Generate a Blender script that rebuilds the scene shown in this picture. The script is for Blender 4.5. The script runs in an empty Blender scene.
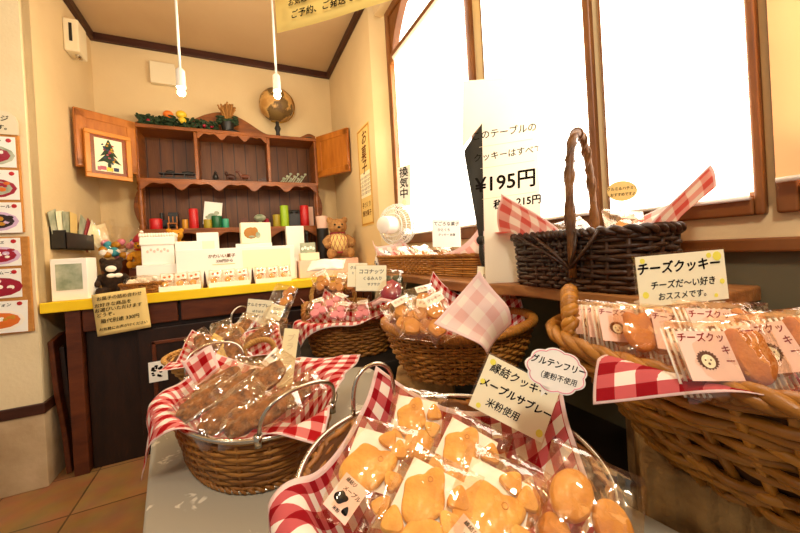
import bpy, bmesh, math, random
from mathutils import Vector, Matrix, noise
random.seed(7)
PI = math.pi
C = bpy.context.scene.collection
SC = bpy.context.scene
R = math.radians

# ------------------------------------------------------------------ camera
CY, FPX, HC = 249.5, 338.0, 1.05
_y, _p, _r = R(25.4), R(-0.2), R(3.3)
FW = Vector((math.sin(_y)*math.cos(_p), math.cos(_y)*math.cos(_p), math.sin(_p)))
_R0 = Vector((math.cos(_y), -math.sin(_y), 0)); _U0 = _R0.cross(FW)
RT = _R0*math.cos(_r) - _U0*math.sin(_r)
UP = _R0*math.sin(_r) + _U0*math.cos(_r)
EYE = Vector((0, 0, HC))
YAW = -25.4

def ray(px, py): return FW + RT*((px-400)/FPX) - UP*((py-CY)/FPX)
def onz(px, py, z):
    d = ray(px, py); return EYE + d*((z-HC)/d.z)
def ony(px, py, y):
    d = ray(px, py); return EYE + d*(y/d.y)
def onx(px, py, x):
    d = ray(px, py); return EYE + d*(x/d.x)
def atd(px, py, depth): return EYE + ray(px, py)*depth

cam = bpy.data.cameras.new('camera'); co = bpy.data.objects.new('camera', cam); C.objects.link(co)
co.matrix_world = Matrix(((RT.x, UP.x, -FW.x, EYE.x), (RT.y, UP.y, -FW.y, EYE.y), (RT.z, UP.z, -FW.z, EYE.z), (0, 0, 0, 1)))
cam.sensor_width = 36; cam.lens = FPX/800*36; cam.shift_y = (CY-266.5)/800; cam.clip_start = .02
SC.camera = co

# ------------------------------------------------------------------ materials
def lin(h):
    h = h.lstrip('#'); o = []
    for i in (0, 2, 4):
        c = int(h[i:i+2], 16)/255
        o.append(c/12.92 if c <= .04045 else ((c+.055)/1.055)**2.4)
    return (*o, 1)
MATS = {}
def base_mat(name):
    m = bpy.data.materials.new(name); m.use_nodes = True; MATS[name] = m
    nt = m.node_tree; return m, nt, nt.nodes['Principled BSDF'], nt.nodes['Material Output']
def L(nt, a, b): nt.links.new(a, b)
def N(nt, t, **k):
    n = nt.nodes.new(t)
    for q, v in k.items():
        if q in n.inputs.keys(): n.inputs[q].default_value = v
        else: setattr(n, q, v)
    return n
def plain(name, col, rough=.6, metal=0, spec=.5, **kw):
    m, nt, b, o = base_mat(name)
    b.inputs['Base Color'].default_value = lin(col); b.inputs['Roughness'].default_value = rough
    b.inputs['Metallic'].default_value = metal; b.inputs['Specular IOR Level'].default_value = spec
    for k, v in kw.items(): b.inputs[k].default_value = v
    return m
def mottled(name, c1, c2, scale=8, rough=.7, bump=.0, stretch=(1, 1, 1), detail=5, island=0, bscale=None, spec=.4):
    """two-colour noise in object space, optional per-strand variation and bump"""
    m, nt, b, o = base_mat(name)
    tc = N(nt, 'ShaderNodeTexCoord'); mp = N(nt, 'ShaderNodeMapping'); mp.inputs['Scale'].default_value = stretch
    L(nt, tc.outputs['Object'], mp.inputs['Vector'])
    nz = N(nt, 'ShaderNodeTexNoise', Scale=scale, Detail=detail); L(nt, mp.outputs['Vector'], nz.inputs['Vector'])
    fac = nz.outputs['Fac']
    rp = N(nt, 'ShaderNodeMapRange'); rp.inputs['From Min'].default_value = .3; rp.inputs['From Max'].default_value = .7
    L(nt, fac, rp.inputs['Value']); fac = rp.outputs['Result']
    if island:
        g = N(nt, 'ShaderNodeNewGeometry'); mx = N(nt, 'ShaderNodeMix'); mx.inputs['Factor'].default_value = island
        L(nt, fac, mx.inputs[2]); L(nt, g.outputs['Random Per Island'], mx.inputs[3]); fac = mx.outputs[0]
    cm = N(nt, 'ShaderNodeMix', data_type='RGBA'); cm.inputs[6].default_value = lin(c1); cm.inputs[7].default_value = lin(c2)
    L(nt, fac, cm.inputs[0]); L(nt, cm.outputs[2], b.inputs['Base Color'])
    b.inputs['Roughness'].default_value = rough; b.inputs['Specular IOR Level'].default_value = spec
    if bump:
        n2 = N(nt, 'ShaderNodeTexNoise', Scale=bscale or scale*4, Detail=6); L(nt, mp.outputs['Vector'], n2.inputs['Vector'])
        bp = N(nt, 'ShaderNodeBump', Strength=bump, Distance=.01); L(nt, n2.outputs['Fac'], bp.inputs['Height']); L(nt, bp.outputs['Normal'], b.inputs['Normal'])
    return m
def planks(name, c1, c2, groove, width=.09, axis='X', rough=.5):
    m = mottled(name, c1, c2, 5, rough, .15, (6, 6, .7))
    nt = m.node_tree; b = nt.nodes['Principled BSDF']
    tc = N(nt, 'ShaderNodeTexCoord'); sp = N(nt, 'ShaderNodeSeparateXYZ'); L(nt, tc.outputs['Object'], sp.inputs[0])
    d = N(nt, 'ShaderNodeMath', operation='DIVIDE'); d.inputs[1].default_value = width; L(nt, sp.outputs[axis], d.inputs[0])
    f = N(nt, 'ShaderNodeMath', operation='FRACT'); L(nt, d.outputs[0], f.inputs[0])
    l = N(nt, 'ShaderNodeMath', operation='LESS_THAN'); l.inputs[1].default_value = .07; L(nt, f.outputs[0], l.inputs[0])
    old = b.inputs['Base Color'].links[0].from_socket
    cm = N(nt, 'ShaderNodeMix', data_type='RGBA'); L(nt, l.outputs[0], cm.inputs[0]); L(nt, old, cm.inputs[6]); cm.inputs[7].default_value = lin(groove)
    L(nt, cm.outputs[2], b.inputs['Base Color'])
    return m
def emissive(name, col, s):
    m, nt, b, o = base_mat(name)
    b.inputs['Base Color'].default_value = lin(col); b.inputs['Emission Color'].default_value = lin(col); b.inputs['Emission Strength'].default_value = s
    return m
def gingham(name, cells, red, pink, white='#fff6ea'):
    """woven check in the cloth's own UV metres, white hem from the 'hem' attribute"""
    m, nt, b, o = base_mat(name)
    uv = N(nt, 'ShaderNodeUVMap'); sp = N(nt, 'ShaderNodeSeparateXYZ'); L(nt, uv.outputs[0], sp.inputs[0])
    st = []
    for ax in 'XY':
        d = N(nt, 'ShaderNodeMath', operation='DIVIDE'); d.inputs[1].default_value = 2*cells; L(nt, sp.outputs[ax], d.inputs[0])
        f = N(nt, 'ShaderNodeMath', operation='FRACT'); L(nt, d.outputs[0], f.inputs[0])
        l = N(nt, 'ShaderNodeMath', operation='LESS_THAN'); l.inputs[1].default_value = .5; L(nt, f.outputs[0], l.inputs[0]); st.append(l)
    a = N(nt, 'ShaderNodeMath', operation='ADD'); L(nt, st[0].outputs[0], a.inputs[0]); L(nt, st[1].outputs[0], a.inputs[1])
    h = N(nt, 'ShaderNodeMath', operation='MULTIPLY'); h.inputs[1].default_value = .5; L(nt, a.outputs[0], h.inputs[0])
    cr = N(nt, 'ShaderNodeValToRGB'); cr.color_ramp.interpolation = 'CONSTANT'
    e = cr.color_ramp.elements; e[0].position = 0; e[0].color = lin(white); e[1].position = .25; e[1].color = lin(pink)
    x = e.new(.75); x.color = lin(red)
    L(nt, h.outputs[0], cr.inputs[0])
    at = N(nt, 'ShaderNodeAttribute'); at.attribute_name = 'hem'
    g = N(nt, 'ShaderNodeMath', operation='GREATER_THAN'); g.inputs[1].default_value = .5; L(nt, at.outputs['Fac'], g.inputs[0])
    cm = N(nt, 'ShaderNodeMix', data_type='RGBA'); L(nt, g.outputs[0], cm.inputs[0]); L(nt, cr.outputs[0], cm.inputs[6]); cm.inputs[7].default_value = lin('#fbe3dc')
    L(nt, cm.outputs[2], b.inputs['Base Color']); b.inputs['Roughness'].default_value = .85; b.inputs['Specular IOR Level'].default_value = .2
    tr = N(nt, 'ShaderNodeBsdfTranslucent'); L(nt, cm.outputs[2], tr.inputs['Color'])
    ms = N(nt, 'ShaderNodeMixShader'); ms.inputs[0].default_value = .45
    L(nt, b.outputs[0], ms.inputs[1]); L(nt, tr.outputs[0], ms.inputs[2]); L(nt, ms.outputs[0], o.inputs[0])
    wv = N(nt, 'ShaderNodeTexNoise', Scale=60.0); L(nt, uv.outputs[0], wv.inputs['Vector'])
    bp = N(nt, 'ShaderNodeBump', Strength=.15, Distance=.004); L(nt, wv.outputs['Fac'], bp.inputs['Height']); L(nt, bp.outputs[0], b.inputs['Normal'])
    return m
def film_mat(name, base=.06, k=.5, tint='#fffaf2', rough=.07, scale=14, bump=.5):
    m, nt, b, o = base_mat(name); nt.nodes.remove(b)
    t = N(nt, 'ShaderNodeBsdfTransparent'); t.inputs[0].default_value = lin(tint)
    g = N(nt, 'ShaderNodeBsdfGlossy', Roughness=rough); g.inputs['Color'].default_value = (1, .97, .92, 1)
    tc = N(nt, 'ShaderNodeTexCoord'); nz = N(nt, 'ShaderNodeTexNoise', Scale=float(scale), Detail=3.0); L(nt, tc.outputs['Object'], nz.inputs['Vector'])
    bp = N(nt, 'ShaderNodeBump', Strength=bump, Distance=.02); L(nt, nz.outputs['Fac'], bp.inputs['Height']); L(nt, bp.outputs[0], g.inputs['Normal'])
    lw = N(nt, 'ShaderNodeLayerWeight', Blend=.35); L(nt, bp.outputs[0], lw.inputs['Normal'])
    mu = N(nt, 'ShaderNodeMath', operation='MULTIPLY_ADD'); mu.inputs[1].default_value = k; mu.inputs[2].default_value = base
    L(nt, lw.outputs['Facing'], mu.inputs[0])
    ms = N(nt, 'ShaderNodeMixShader'); L(nt, mu.outputs[0], ms.inputs[0]); L(nt, t.outputs[0], ms.inputs[1]); L(nt, g.outputs[0], ms.inputs[2]); L(nt, ms.outputs[0], o.inputs[0])
    return m
def tiles_mat(name):
    m, nt, b, o = base_mat(name)
    tc = N(nt, 'ShaderNodeTexCoord')
    br = N(nt, 'ShaderNodeTexBrick'); br.offset = 0; br.inputs['Scale'].default_value = 1
    br.inputs['Brick Width'].default_value = .34; br.inputs['Row Height'].default_value = .34; br.inputs['Mortar Size'].default_value = .004
    br.inputs['Color1'].default_value = lin('#a57a4c'); br.inputs['Color2'].default_value = lin('#96683c'); br.inputs['Mortar'].default_value = lin('#5f4227')
    mp = N(nt, 'ShaderNodeMapping'); mp.inputs['Location'].default_value = (.03, .12, 0); L(nt, tc.outputs['Object'], mp.inputs[0]); L(nt, mp.outputs[0], br.inputs[0])
    nz = N(nt, 'ShaderNodeTexNoise', Scale=9.0, Detail=6.0); L(nt, tc.outputs['Object'], nz.inputs[0])
    cm = N(nt, 'ShaderNodeMix', data_type='RGBA', blend_type='SOFT_LIGHT'); cm.inputs[0].default_value = .6
    L(nt, br.outputs['Color'], cm.inputs[6]); L(nt, nz.outputs['Color'], cm.inputs[7]); L(nt, cm.outputs[2], b.inputs['Base Color'])
    b.inputs['Roughness'].default_value = .45
    return m

M = dict(
 wall=mottled('wall_plaster', '#e5cc9c', '#dcc190', 2.2, .9, .12, bscale=60),
 ceil=mottled('ceiling_paint', '#c8aa80', '#be9f76', 1.5, .9),
 pierwall=mottled('pier_plaster', '#eedbb2', '#e6d0a2', 2.2, .9, .1, bscale=60),
 stone=mottled('pier_stone', '#cfb48c', '#a88a62', 5, .8, .3),
 darkwood=mottled('dark_trim_wood', '#4a2413', '#331508', 6, .45, .1, (1, 1, 6)),
 winwood=mottled('window_wood', '#8a5424', '#5a3010', 7, .4, .1, (1, 1, .5)),
 winsc=mottled('wainscot_paint', '#6b6146', '#5f563d', 3, .8, .1),
 hutch=mottled('hutch_wood', '#985418', '#6e390d', 6, .38, .12, (1, 1, 5)),
 hutchlight=mottled('hutch_door_wood', '#c27628', '#a05a18', 5, .35, .1, (5, 5, 1)),
 hutchback=planks('hutch_back_planks', '#6c3d16', '#552c0c', '#241204', .085),
 counter=mottled('counter_wood', '#6a3418', '#4c2210', 6, .4, .1, (1, 4, 4)),
 counterd=mottled('counter_dark_panel', '#2c160b', '#1c0d06', 6, .45, .1, (4, 4, 1)),
 yellow=mottled('yellow_counter_cloth', '#ffd91f', '#f6c80e', 4, .6),
 cloth_grey=None,
 white=plain('white_paper', '#fbf6ea', .8), cream=plain('cream_card', '#fbf3cf', .75), kraft=plain('kraft_paper', '#e9c97c', .8),
 bannerp=plain('yellow_banner_paper', '#f5d577', .8), pinkp=plain('pink_label_paper', '#f7cdb8', .8), ink=plain('black_ink', '#14100c', .9, spec=.1),
 redink=plain('dark_red_ink', '#8c1a14', .9, spec=.1), brownink=plain('brown_ink', '#6b3a18', .9, spec=.1), greenink=plain('green_ink', '#7c8c1c', .9), yellink=plain('yellow_highlighter', '#f4ea5a', .9),
 plastic=plain('white_plastic', '#f4efe2', .35), beige=plain('beige_plastic', '#e8d9b4', .45),
 black=plain('black_satin', '#1b1712', .45), blackmat=plain('black_fabric', '#2b2820', .8),
 metal=plain('steel_wire', '#c9bfae', .22, 1.0), brass=plain('brass', '#9c7430', .35, 1.0),
 wick=mottled('brown_wicker', '#b3782f', '#6a3a10', 25, .5, .3, island=.55),
 wickd=mottled('dark_willow', '#4a2a10', '#1a0c04', 22, .4, .4, island=.6),
 wickl=mottled('pale_straw', '#d8a75a', '#a06e28', 25, .55, .3, island=.5),
 wickb=mottled('honey_cane', '#c98a3a', '#8e5318', 22, .42, .3, island=.45),
 wicko=mottled('golden_willow', '#c98a30', '#7d4a14', 16, .38, .3, (1, 1, 1), island=.6),
 shade_liner=plain('basket_inside_shade', '#5f3a16', .9),
 cookie=mottled('biscuit', '#eeb552', '#d08c2c', 26, .6, .2, bscale=150),
 cookied=mottled('golden_biscuit', '#e09e3e', '#b86c1e', 18, .6, .2, bscale=140),
 cookieb=mottled('dark_cake', '#b06c2e', '#54280c', 45, .6, .8, bscale=120),
 cookiec=mottled('cheese_biscuit', '#d8893a', '#bf6a22', 18, .6, .25, bscale=120),
 film=film_mat('clear_film'), acrylic=film_mat('clear_acrylic', .05, .25, '#fbf7ec', .04, 2, .02),
 gA=gingham('red_gingham', .021, '#c2141a', '#ea8a82'), gB=gingham('deep_red_gingham', .0235, '#a80f1c', '#d9696a'),
 gC=gingham('fine_red_gingham', .017, '#c2141a', '#ee9a90'), gD=gingham('light_pink_gingham', .03, '#ee9488', '#f8cfc2'), gE=gingham('pale_pink_gingham', .022, '#f3d0c6', '#f9e6de'), posterp=None,
 plastic_pink=plain('pale_pink_cloth', '#f4c4bc', .9),
 fur=mottled('tan_plush', '#b98a52', '#96683a', 60, .95, .6, bscale=200), furd=mottled('dark_plush', '#3a2412', '#22140a', 60, .95, .6, bscale=200), fury=mottled('honey_plush', '#e0a02a', '#c47f16', 60, .95, .6, bscale=200),
 rock=mottled('rough_stone', '#c99e62', '#7c5a30', 14, .85, 1.0, bscale=40), rockd=mottled('stone_face', '#5c4630', '#443222', 12, .9, .4),
 plank=mottled('live_edge_plank', '#a8713a', '#7c4a1e', 6, .55, .2, (6, 1, 6)), bench=mottled('bench_dark', '#2a2014', '#1a140c', 5, .7, .1),
 red=plain('red_wax', '#c01418', .4), green=plain('green_wax', '#0c5c30', .4), lime=plain('lime_wax', '#9cc020', .4), olive=plain('olive_wax', '#a08c18', .45), mint=plain('mint_wax', '#3aa07c', .4), amber=plain('amber_wax', '#c88a1c', .4),
 leafg=plain('dark_leaf', '#22381a', .7), orange=plain('orange_fruit', '#e0701c', .5), yel=plain('yellow_fruit', '#e8c02c', .5), dried=plain('dried_grass', '#b07a3a', .9),
 cork=mottled('cork_board', '#c88a44', '#b07434', 40, .9, .2), pinkc=plain('pink_ceramic', '#e88aa0', .4), teal=plain('teal_paper', '#3a9aa8', .6), navy=plain('navy_print', '#2c3a5c', .7),
 photo=mottled('grey_photo', '#7a8a6c', '#cfcfb4', 14, .5), cream2=plain('whipped_cream', '#fff4e0', .6), berry=plain('berry_red', '#a0122c', .35), choc=plain('chocolate', '#2c140c', .5), purple=plain('pale_violet', '#d8b4d0', .5),
 floor=tiles_mat('floor_tiles'),
)
# grey damask cloth
m, nt, b, o = base_mat('grey_damask_cloth'); M['cloth_grey'] = m
tc = N(nt, 'ShaderNodeTexCoord'); v = N(nt, 'ShaderNodeTexVoronoi', Scale=11.0); L(nt, tc.outputs['Object'], v.inputs[0])
wv = N(nt, 'ShaderNodeTexNoise', Scale=38.0, Detail=2.0, Distortion=1.5); L(nt, tc.outputs['Object'], wv.inputs[0])
sb = N(nt, 'ShaderNodeMath', operation='MULTIPLY_ADD'); sb.inputs[1].default_value = .9; L(nt, wv.outputs['Fac'], sb.inputs[0]); L(nt, v.outputs['Distance'], sb.inputs[2])
ls = N(nt, 'ShaderNodeMapRange'); ls.inputs['From Min'].default_value = .70; ls.inputs['From Max'].default_value = .62; L(nt, sb.outputs[0], ls.inputs['Value'])
cm = N(nt, 'ShaderNodeMix', data_type='RGBA'); cm.inputs[6].default_value = lin('#a59c88'); cm.inputs[7].default_value = lin('#d8cfb8')
L(nt, ls.outputs[0], cm.inputs[0]); L(nt, cm.outputs[2], b.inputs['Base Color']); b.inputs['Roughness'].default_value = .6

# thin white paper that lets window light through
m, nt, b, o = base_mat('translucent_poster_paper'); M['posterp'] = m; b.inputs['Base Color'].default_value = lin('#fdf8ec'); b.inputs['Roughness'].default_value = .8
tr = N(nt, 'ShaderNodeBsdfTranslucent'); tr.inputs[0].default_value = lin('#fdf6e6'); ms = N(nt, 'ShaderNodeMixShader'); ms.inputs[0].default_value = .6
L(nt, b.outputs[0], ms.inputs[1]); L(nt, tr.outputs[0], ms.inputs[2]); L(nt, ms.outputs[0], o.inputs[0])
# map print on the globe
m, nt, b, o = base_mat('antique_globe_print'); M['globe'] = m; tc = N(nt, 'ShaderNodeTexCoord'); nz = N(nt, 'ShaderNodeTexNoise', Scale=7.0, Detail=8.0); L(nt, tc.outputs['Object'], nz.inputs[0])
cr = N(nt, 'ShaderNodeValToRGB'); e = cr.color_ramp.elements; e[0].position = .46; e[0].color = lin('#5e4420'); e[1].position = .50; e[1].color = lin('#d2a45c'); x = e.new(.62); x.color = lin('#b5803c'); x = e.new(.40); x.color = lin('#74592c')
L(nt, nz.outputs['Fac'], cr.inputs[0]); L(nt, cr.outputs[0], b.inputs['Base Color']); b.inputs['Roughness'].default_value = .55

# ------------------------------------------------------------------ mesh helpers
class MB:
    def __init__(s): s.v = []; s.f = []; s.mi = []; s.cur = 0
    def add(s, vs, fs, T=None):
        b = len(s.v)
        for q in vs:
            q = Vector(q); s.v.append(T @ q if T else q)
        for f in fs: s.f.append([i+b for i in f]); s.mi.append(s.cur)
    def box(s, c, d, T=None):
        x, y, z = (q/2 for q in d); c = Vector(c)
        vs = [c+Vector((sx*x, sy*y, sz*z)) for sx in (-1, 1) for sy in (-1, 1) for sz in (-1, 1)]
        s.add(vs, [(0, 1, 3, 2), (4, 6, 7, 5), (0, 4, 5, 1), (2, 3, 7, 6), (0, 2, 6, 4), (1, 5, 7, 3)], T)
    def bb(s, a, b_, T=None): s.box([(p+q)/2 for p, q in zip(a, b_)], [abs(q-p) for p, q in zip(a, b_)], T)
    def tube(s, pts, r, n=6, closed=False, T=None):
        pts = [Vector(p) for p in pts]; k = len(pts)
        rs = r if isinstance(r, (list, tuple)) else [r]*k
        tg = []
        for i in range(k):
            a = pts[(i-1) % k] if (closed or i) else pts[0]; c = pts[(i+1) % k] if (closed or i < k-1) else pts[-1]
            t = c-a; tg.append(t.normalized() if t.length > 1e-9 else Vector((0, 0, 1)))
        ref = Vector((0, 0, 1)) if abs(tg[0].z) < .9 else Vector((1, 0, 0))
        nrm = (ref-tg[0]*ref.dot(tg[0])).normalized(); vs = []; fs = []
        for i in range(k):
            nrm = nrm-tg[i]*nrm.dot(tg[i])
            nrm = nrm.normalized() if nrm.length > 1e-9 else tg[i].orthogonal().normalized()
            bn = tg[i].cross(nrm)
            for j in range(n):
                a = 2*PI*j/n; vs.append(pts[i]+(nrm*math.cos(a)+bn*math.sin(a))*rs[i])
        for i in range(k if closed else k-1):
            for j in range(n):
                i2 = (i+1) % k; fs.append((i*n+j, i*n+(j+1) % n, i2*n+(j+1) % n, i2*n+j))
        if not closed: fs.append(tuple(range(n-1, -1, -1))); fs.append(tuple((k-1)*n+j for j in range(n)))
        s.add(vs, fs, T)
    def lathe(s, prof, n=20, c=(0, 0, 0), T=None, sx=1, sy=1):
        vs = []; fs = []; c = Vector(c)
        for r, z in prof:
            for j in range(n): a = 2*PI*j/n; vs.append(c+Vector((r*math.cos(a)*sx, r*math.sin(a)*sy, z)))
        for i in range(len(prof)-1):
            for j in range(n): fs.append((i*n+j, i*n+(j+1) % n, (i+1)*n+(j+1) % n, (i+1)*n+j))
        fs.append(tuple(range(n-1, -1, -1))); fs.append(tuple((len(prof)-1)*n+j for j in range(n)))
        s.add(vs, fs, T)
    def ell(s, c, r, nu=16, nv=10, T=None):
        if not isinstance(r, (list, tuple)): r = (r,)*3
        vs = [(c[0], c[1], c[2]-r[2])]; fs = []
        for i in range(1, nv):
            ph = -PI/2+PI*i/nv
            for j in range(nu): a = 2*PI*j/nu; vs.append((c[0]+r[0]*math.cos(ph)*math.cos(a), c[1]+r[1]*math.cos(ph)*math.sin(a), c[2]+r[2]*math.sin(ph)))
        vs.append((c[0], c[1], c[2]+r[2])); t = len(vs)-1
        for j in range(nu):
            fs.append((0, 1+(j+1) % nu, 1+j)); fs.append((t, t-nu+j, t-nu+(j+1) % nu))
            for i in range(nv-2): a = 1+i*nu; fs.append((a+j, a+(j+1) % nu, a+nu+(j+1) % nu, a+nu+j))
        s.add(vs, fs, T)
    def prism(s, out, z0, z1, T=None):
        n = len(out); vs = [(x, y, z0) for x, y in out]+[(x, y, z1) for x, y in out]
        fs = [tuple(range(n-1, -1, -1)), tuple(range(n, 2*n))]+[(i, (i+1) % n, n+(i+1) % n, n+i) for i in range(n)]
        s.add(vs, fs, T)
    def pillow(s, out, t, T=None, c=(0, 0)):
        """rounded biscuit: an outline (star-shaped about c) with domed edges"""
        n = len(out); vs = []; fs = []
        lev = [(.90, 0), (.985, .12), (1, .4), (.97, .72), (.88, .92), (.6, 1), (.25, 1.02)]
        for k, z in lev: vs += [(c[0]+(x-c[0])*k, c[1]+(y-c[1])*k, z*t) for x, y in out]
        for i in range(len(lev)-1):
            for j in range(n): fs.append((i*n+j, i*n+(j+1) % n, (i+1)*n+(j+1) % n, (i+1)*n+j))
        fs.append(tuple(range(n-1, -1, -1))); fs.append(tuple((len(lev)-1)*n+j for j in range(n)))
        s.add(vs, fs, T)
    def grid(s, nu, nv, fn, T=None):
        vs = [fn(i/nu, j/nv) for j in range(nv+1) for i in range(nu+1)]
        fs = [(j*(nu+1)+i, j*(nu+1)+i+1, (j+1)*(nu+1)+i+1, (j+1)*(nu+1)+i) for j in range(nv) for i in range(nu)]
        s.add(vs, fs, T)
    def build(s, name, mat, parent=None, smooth=None, bevel=0, seg=2, solid=0, kind=None, sub=0):
        me = bpy.data.meshes.new(name); me.from_pydata([tuple(q) for q in s.v], [], s.f)
        for mm in (mat if isinstance(mat, (list, tuple)) else [mat]): me.materials.append(M[mm] if isinstance(mm, str) else mm)
        me.polygons.foreach_set('material_index', s.mi)
        bm = bmesh.new(); bm.from_mesh(me); bmesh.ops.recalc_face_normals(bm, faces=bm.faces); bm.to_mesh(me); bm.free()
        if smooth is not None:
            me.shade_smooth()
            if smooth: me.set_sharp_from_angle(angle=R(smooth))
        o = bpy.data.objects.new(name, me); C.objects.link(o)
        if parent: o.parent = parent
        if bevel:
            q = o.modifiers.new('bevel', 'BEVEL'); q.width = bevel; q.segments = seg; q.limit_method = 'ANGLE'; q.angle_limit = R(40)
        if sub: q = o.modifiers.new('sub', 'SUBSURF'); q.levels = sub; q.render_levels = sub
        if solid: q = o.modifiers.new('solid', 'SOLIDIFY'); q.thickness = solid
        if kind: o['kind'] = kind
        return o

def thing(name, label, cat, loc=(0, 0, 0), rz=0, group=None):
    o = bpy.data.objects.new(name, None); C.objects.link(o); o.empty_display_size = .05
    o.location = loc; o.rotation_euler = (0, 0, R(rz)); return tag(o, label, cat, group)
def tag(o, label, cat, group=None):
    o['label'] = label; o['category'] = cat
    if group: o['group'] = group
    return o
KIDS = {}
def dup(root, label=None, group=None):
    r = root.copy(); C.objects.link(r)
    if label: r['label'] = label
    if group: r['group'] = group
    for ch in list(root.children):
        c = ch.copy(); C.objects.link(c); c.parent = r
        for g in list(ch.children):
            d = g.copy(); C.objects.link(d); d.parent = c
    return r
def pose(o, P, tilt=0, spin=0, yaw=0, lift=0):
    """local x across, y up the face, z out of the face; yaw 0 faces back towards the shop"""
    q = Matrix.Rotation(R(YAW+yaw), 4, 'Z') @ Matrix.Rotation(R(tilt), 4, 'X') @ Matrix.Rotation(R(spin), 4, 'Z')
    o.matrix_world = Matrix.Translation(Vector(P)+Vector((0, 0, lift))) @ q
    return o
def struct(o): o['kind'] = 'structure'; return o
def sbox(name, a, b_, mat, bevel=0): mb = MB(); mb.bb(a, b_); return struct(mb.build(name, mat, bevel=bevel))

def text_into(mb, body, size, x, y, z, align='CENTER', shear=.12, bold=0, rot=0, squeeze=1):
    cu = bpy.data.curves.new('txt', 'FONT'); cu.body = body; cu.size = size; cu.align_x = align; cu.align_y = 'CENTER'
    cu.shear = shear; cu.resolution_u = 3
    o = bpy.data.objects.new('txt', cu); me = o.to_mesh()
    T = Matrix.Translation((x, y, z)) @ Matrix.Rotation(R(rot), 4, 'Z') @ Matrix.Diagonal((squeeze, 1, 1, 1))
    for k, (dx, dy) in enumerate(((0, 0),) if not bold else ((-bold, 0), (bold, 0), (0, bold), (0, -bold))):
        mb.add([q.co+Vector((dx, dy, k*.00004)) for q in me.vertices], [tuple(p.vertices) for p in me.polygons], T)
    o.to_mesh_clear(); bpy.data.objects.remove(o); bpy.data.curves.remove(cu)
def lettering(parent, lines, z=.001, mat='ink', name='lettering'):
    """lines: (text, size, x, y[, rot[, bold]])"""
    mb = MB()
    for l in lines: text_into(mb, l[0], l[1], l[2], l[3], z, rot=l[4] if len(l) > 4 else 0, bold=l[5] if len(l) > 5 else l[1]*.014)
    return mb.build(name, mat, parent)

def card(name, label, cat, w, h, lines, P, tilt, spin=0, yaw=0, mat='cream', ink='ink', holder=True, group=None, decor=None, foot=.0):
    r = thing(name, label, cat, group=group)
    mb = MB(); mb.box((0, h/2, 0), (w, h, .0008)); p = mb.build('paper', mat, r)
    if lines: lettering(p, [(l[0], l[1], l[2], l[3]+h/2, *l[4:]) for l in lines], .0007, ink)
    if decor:
        d = MB()
        for x, y, q in decor: d.lathe([(q, 0), (q, .0003)], 10, (x, y+h/2, .0006))
        d.build('corner_print', 'yellink', p)
    if holder:
        mb = MB(); mb.box((0, h/2-foot/2+.001, -.0018), (w+.006, h+foot+.004, .0015)); mb.build('clear_holder', 'acrylic', r)
    return pose(r, P, tilt, spin, yaw)

# ------------------------------------------------------------------ baskets
def rad(th, rx, ry, n): c, s = abs(math.cos(th)), abs(math.sin(th)); return ((c/rx)**n+(s/ry)**n)**(-1/n)
def ring(th, rx, ry, n, k=1.0):
    q = rad(th, rx, ry, n)*k; return Vector((q*math.cos(th), q*math.sin(th), 0))
def weave(root, rx, ry, n, h, bot, rows, nst, r, amp, mat, rough=0, stake_r=None, z0=.004, seed=1, flat=False, bulge=0, skip=0):
    rn = random.Random(seed); mb = MB(); per = 4; K = nst*per
    def sc(z): t = max(0, min(1, z/h)); return bot+(1-bot)*t+bulge*math.sin(PI*t)
    for k in range(rows):
        z = z0+(h-z0-r)*k/max(1, rows-1); a0 = rn.uniform(0, 6); pts = []
        zr = rn.uniform(-1, 1)*rough
        for i in range(K):
            th = 2*PI*i/K; w = amp*math.cos(PI*i/per+k*PI)
            jz = zr+rough*math.sin(3*th+a0)+rough*.5*math.sin(7*th+2*a0)
            q = ring(th, rx, ry, n, sc(z)); q += q.normalized()*(w+rough*.4*math.sin(5*th+a0*3)); q.z = max(r, z+jz); pts.append(q)
        mb.tube(pts, r*rn.uniform(.85, 1.12), 6, True)
    mb.build('weave', mat, root, 0)
    mb = MB()
    for i in range(nst):
        th = 2*PI*(i)/nst; pts = []
        for z in (0, h*.35, h*.7, h): q = ring(th, rx, ry, n, sc(z)); q.z = z; pts.append(q)
        mb.tube(pts, stake_r or r*.9, 5)
    mb.build('stakes', mat, root, 0)
    mb = MB(); out = [tuple(ring(2*PI*i/40, rx, ry, n, bot*.98)[:2]) for i in range(40)]; mb.prism(out, 0.0, .006)
    mb.build('base', mat, root)
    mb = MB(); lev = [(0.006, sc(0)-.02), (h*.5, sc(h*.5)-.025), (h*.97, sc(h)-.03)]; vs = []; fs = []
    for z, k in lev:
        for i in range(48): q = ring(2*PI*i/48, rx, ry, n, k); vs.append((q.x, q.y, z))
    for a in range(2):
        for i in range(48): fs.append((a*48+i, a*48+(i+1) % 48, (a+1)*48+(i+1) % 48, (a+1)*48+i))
    mb.add(vs, fs); mb.build('inner_shade_wall', 'shade_liner', root, 0)  # dark sheet behind the weave, coloured for the shade inside the basket
def rim_path(rx, ry, n, z, k=1.0, K=72, dip=0):
    out = []
    for i in range(K):
        q = ring(2*PI*i/K, rx, ry, n, k); q.z = z+dip*math.cos(4*PI*i/K); out.append(q)
    return out
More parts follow.
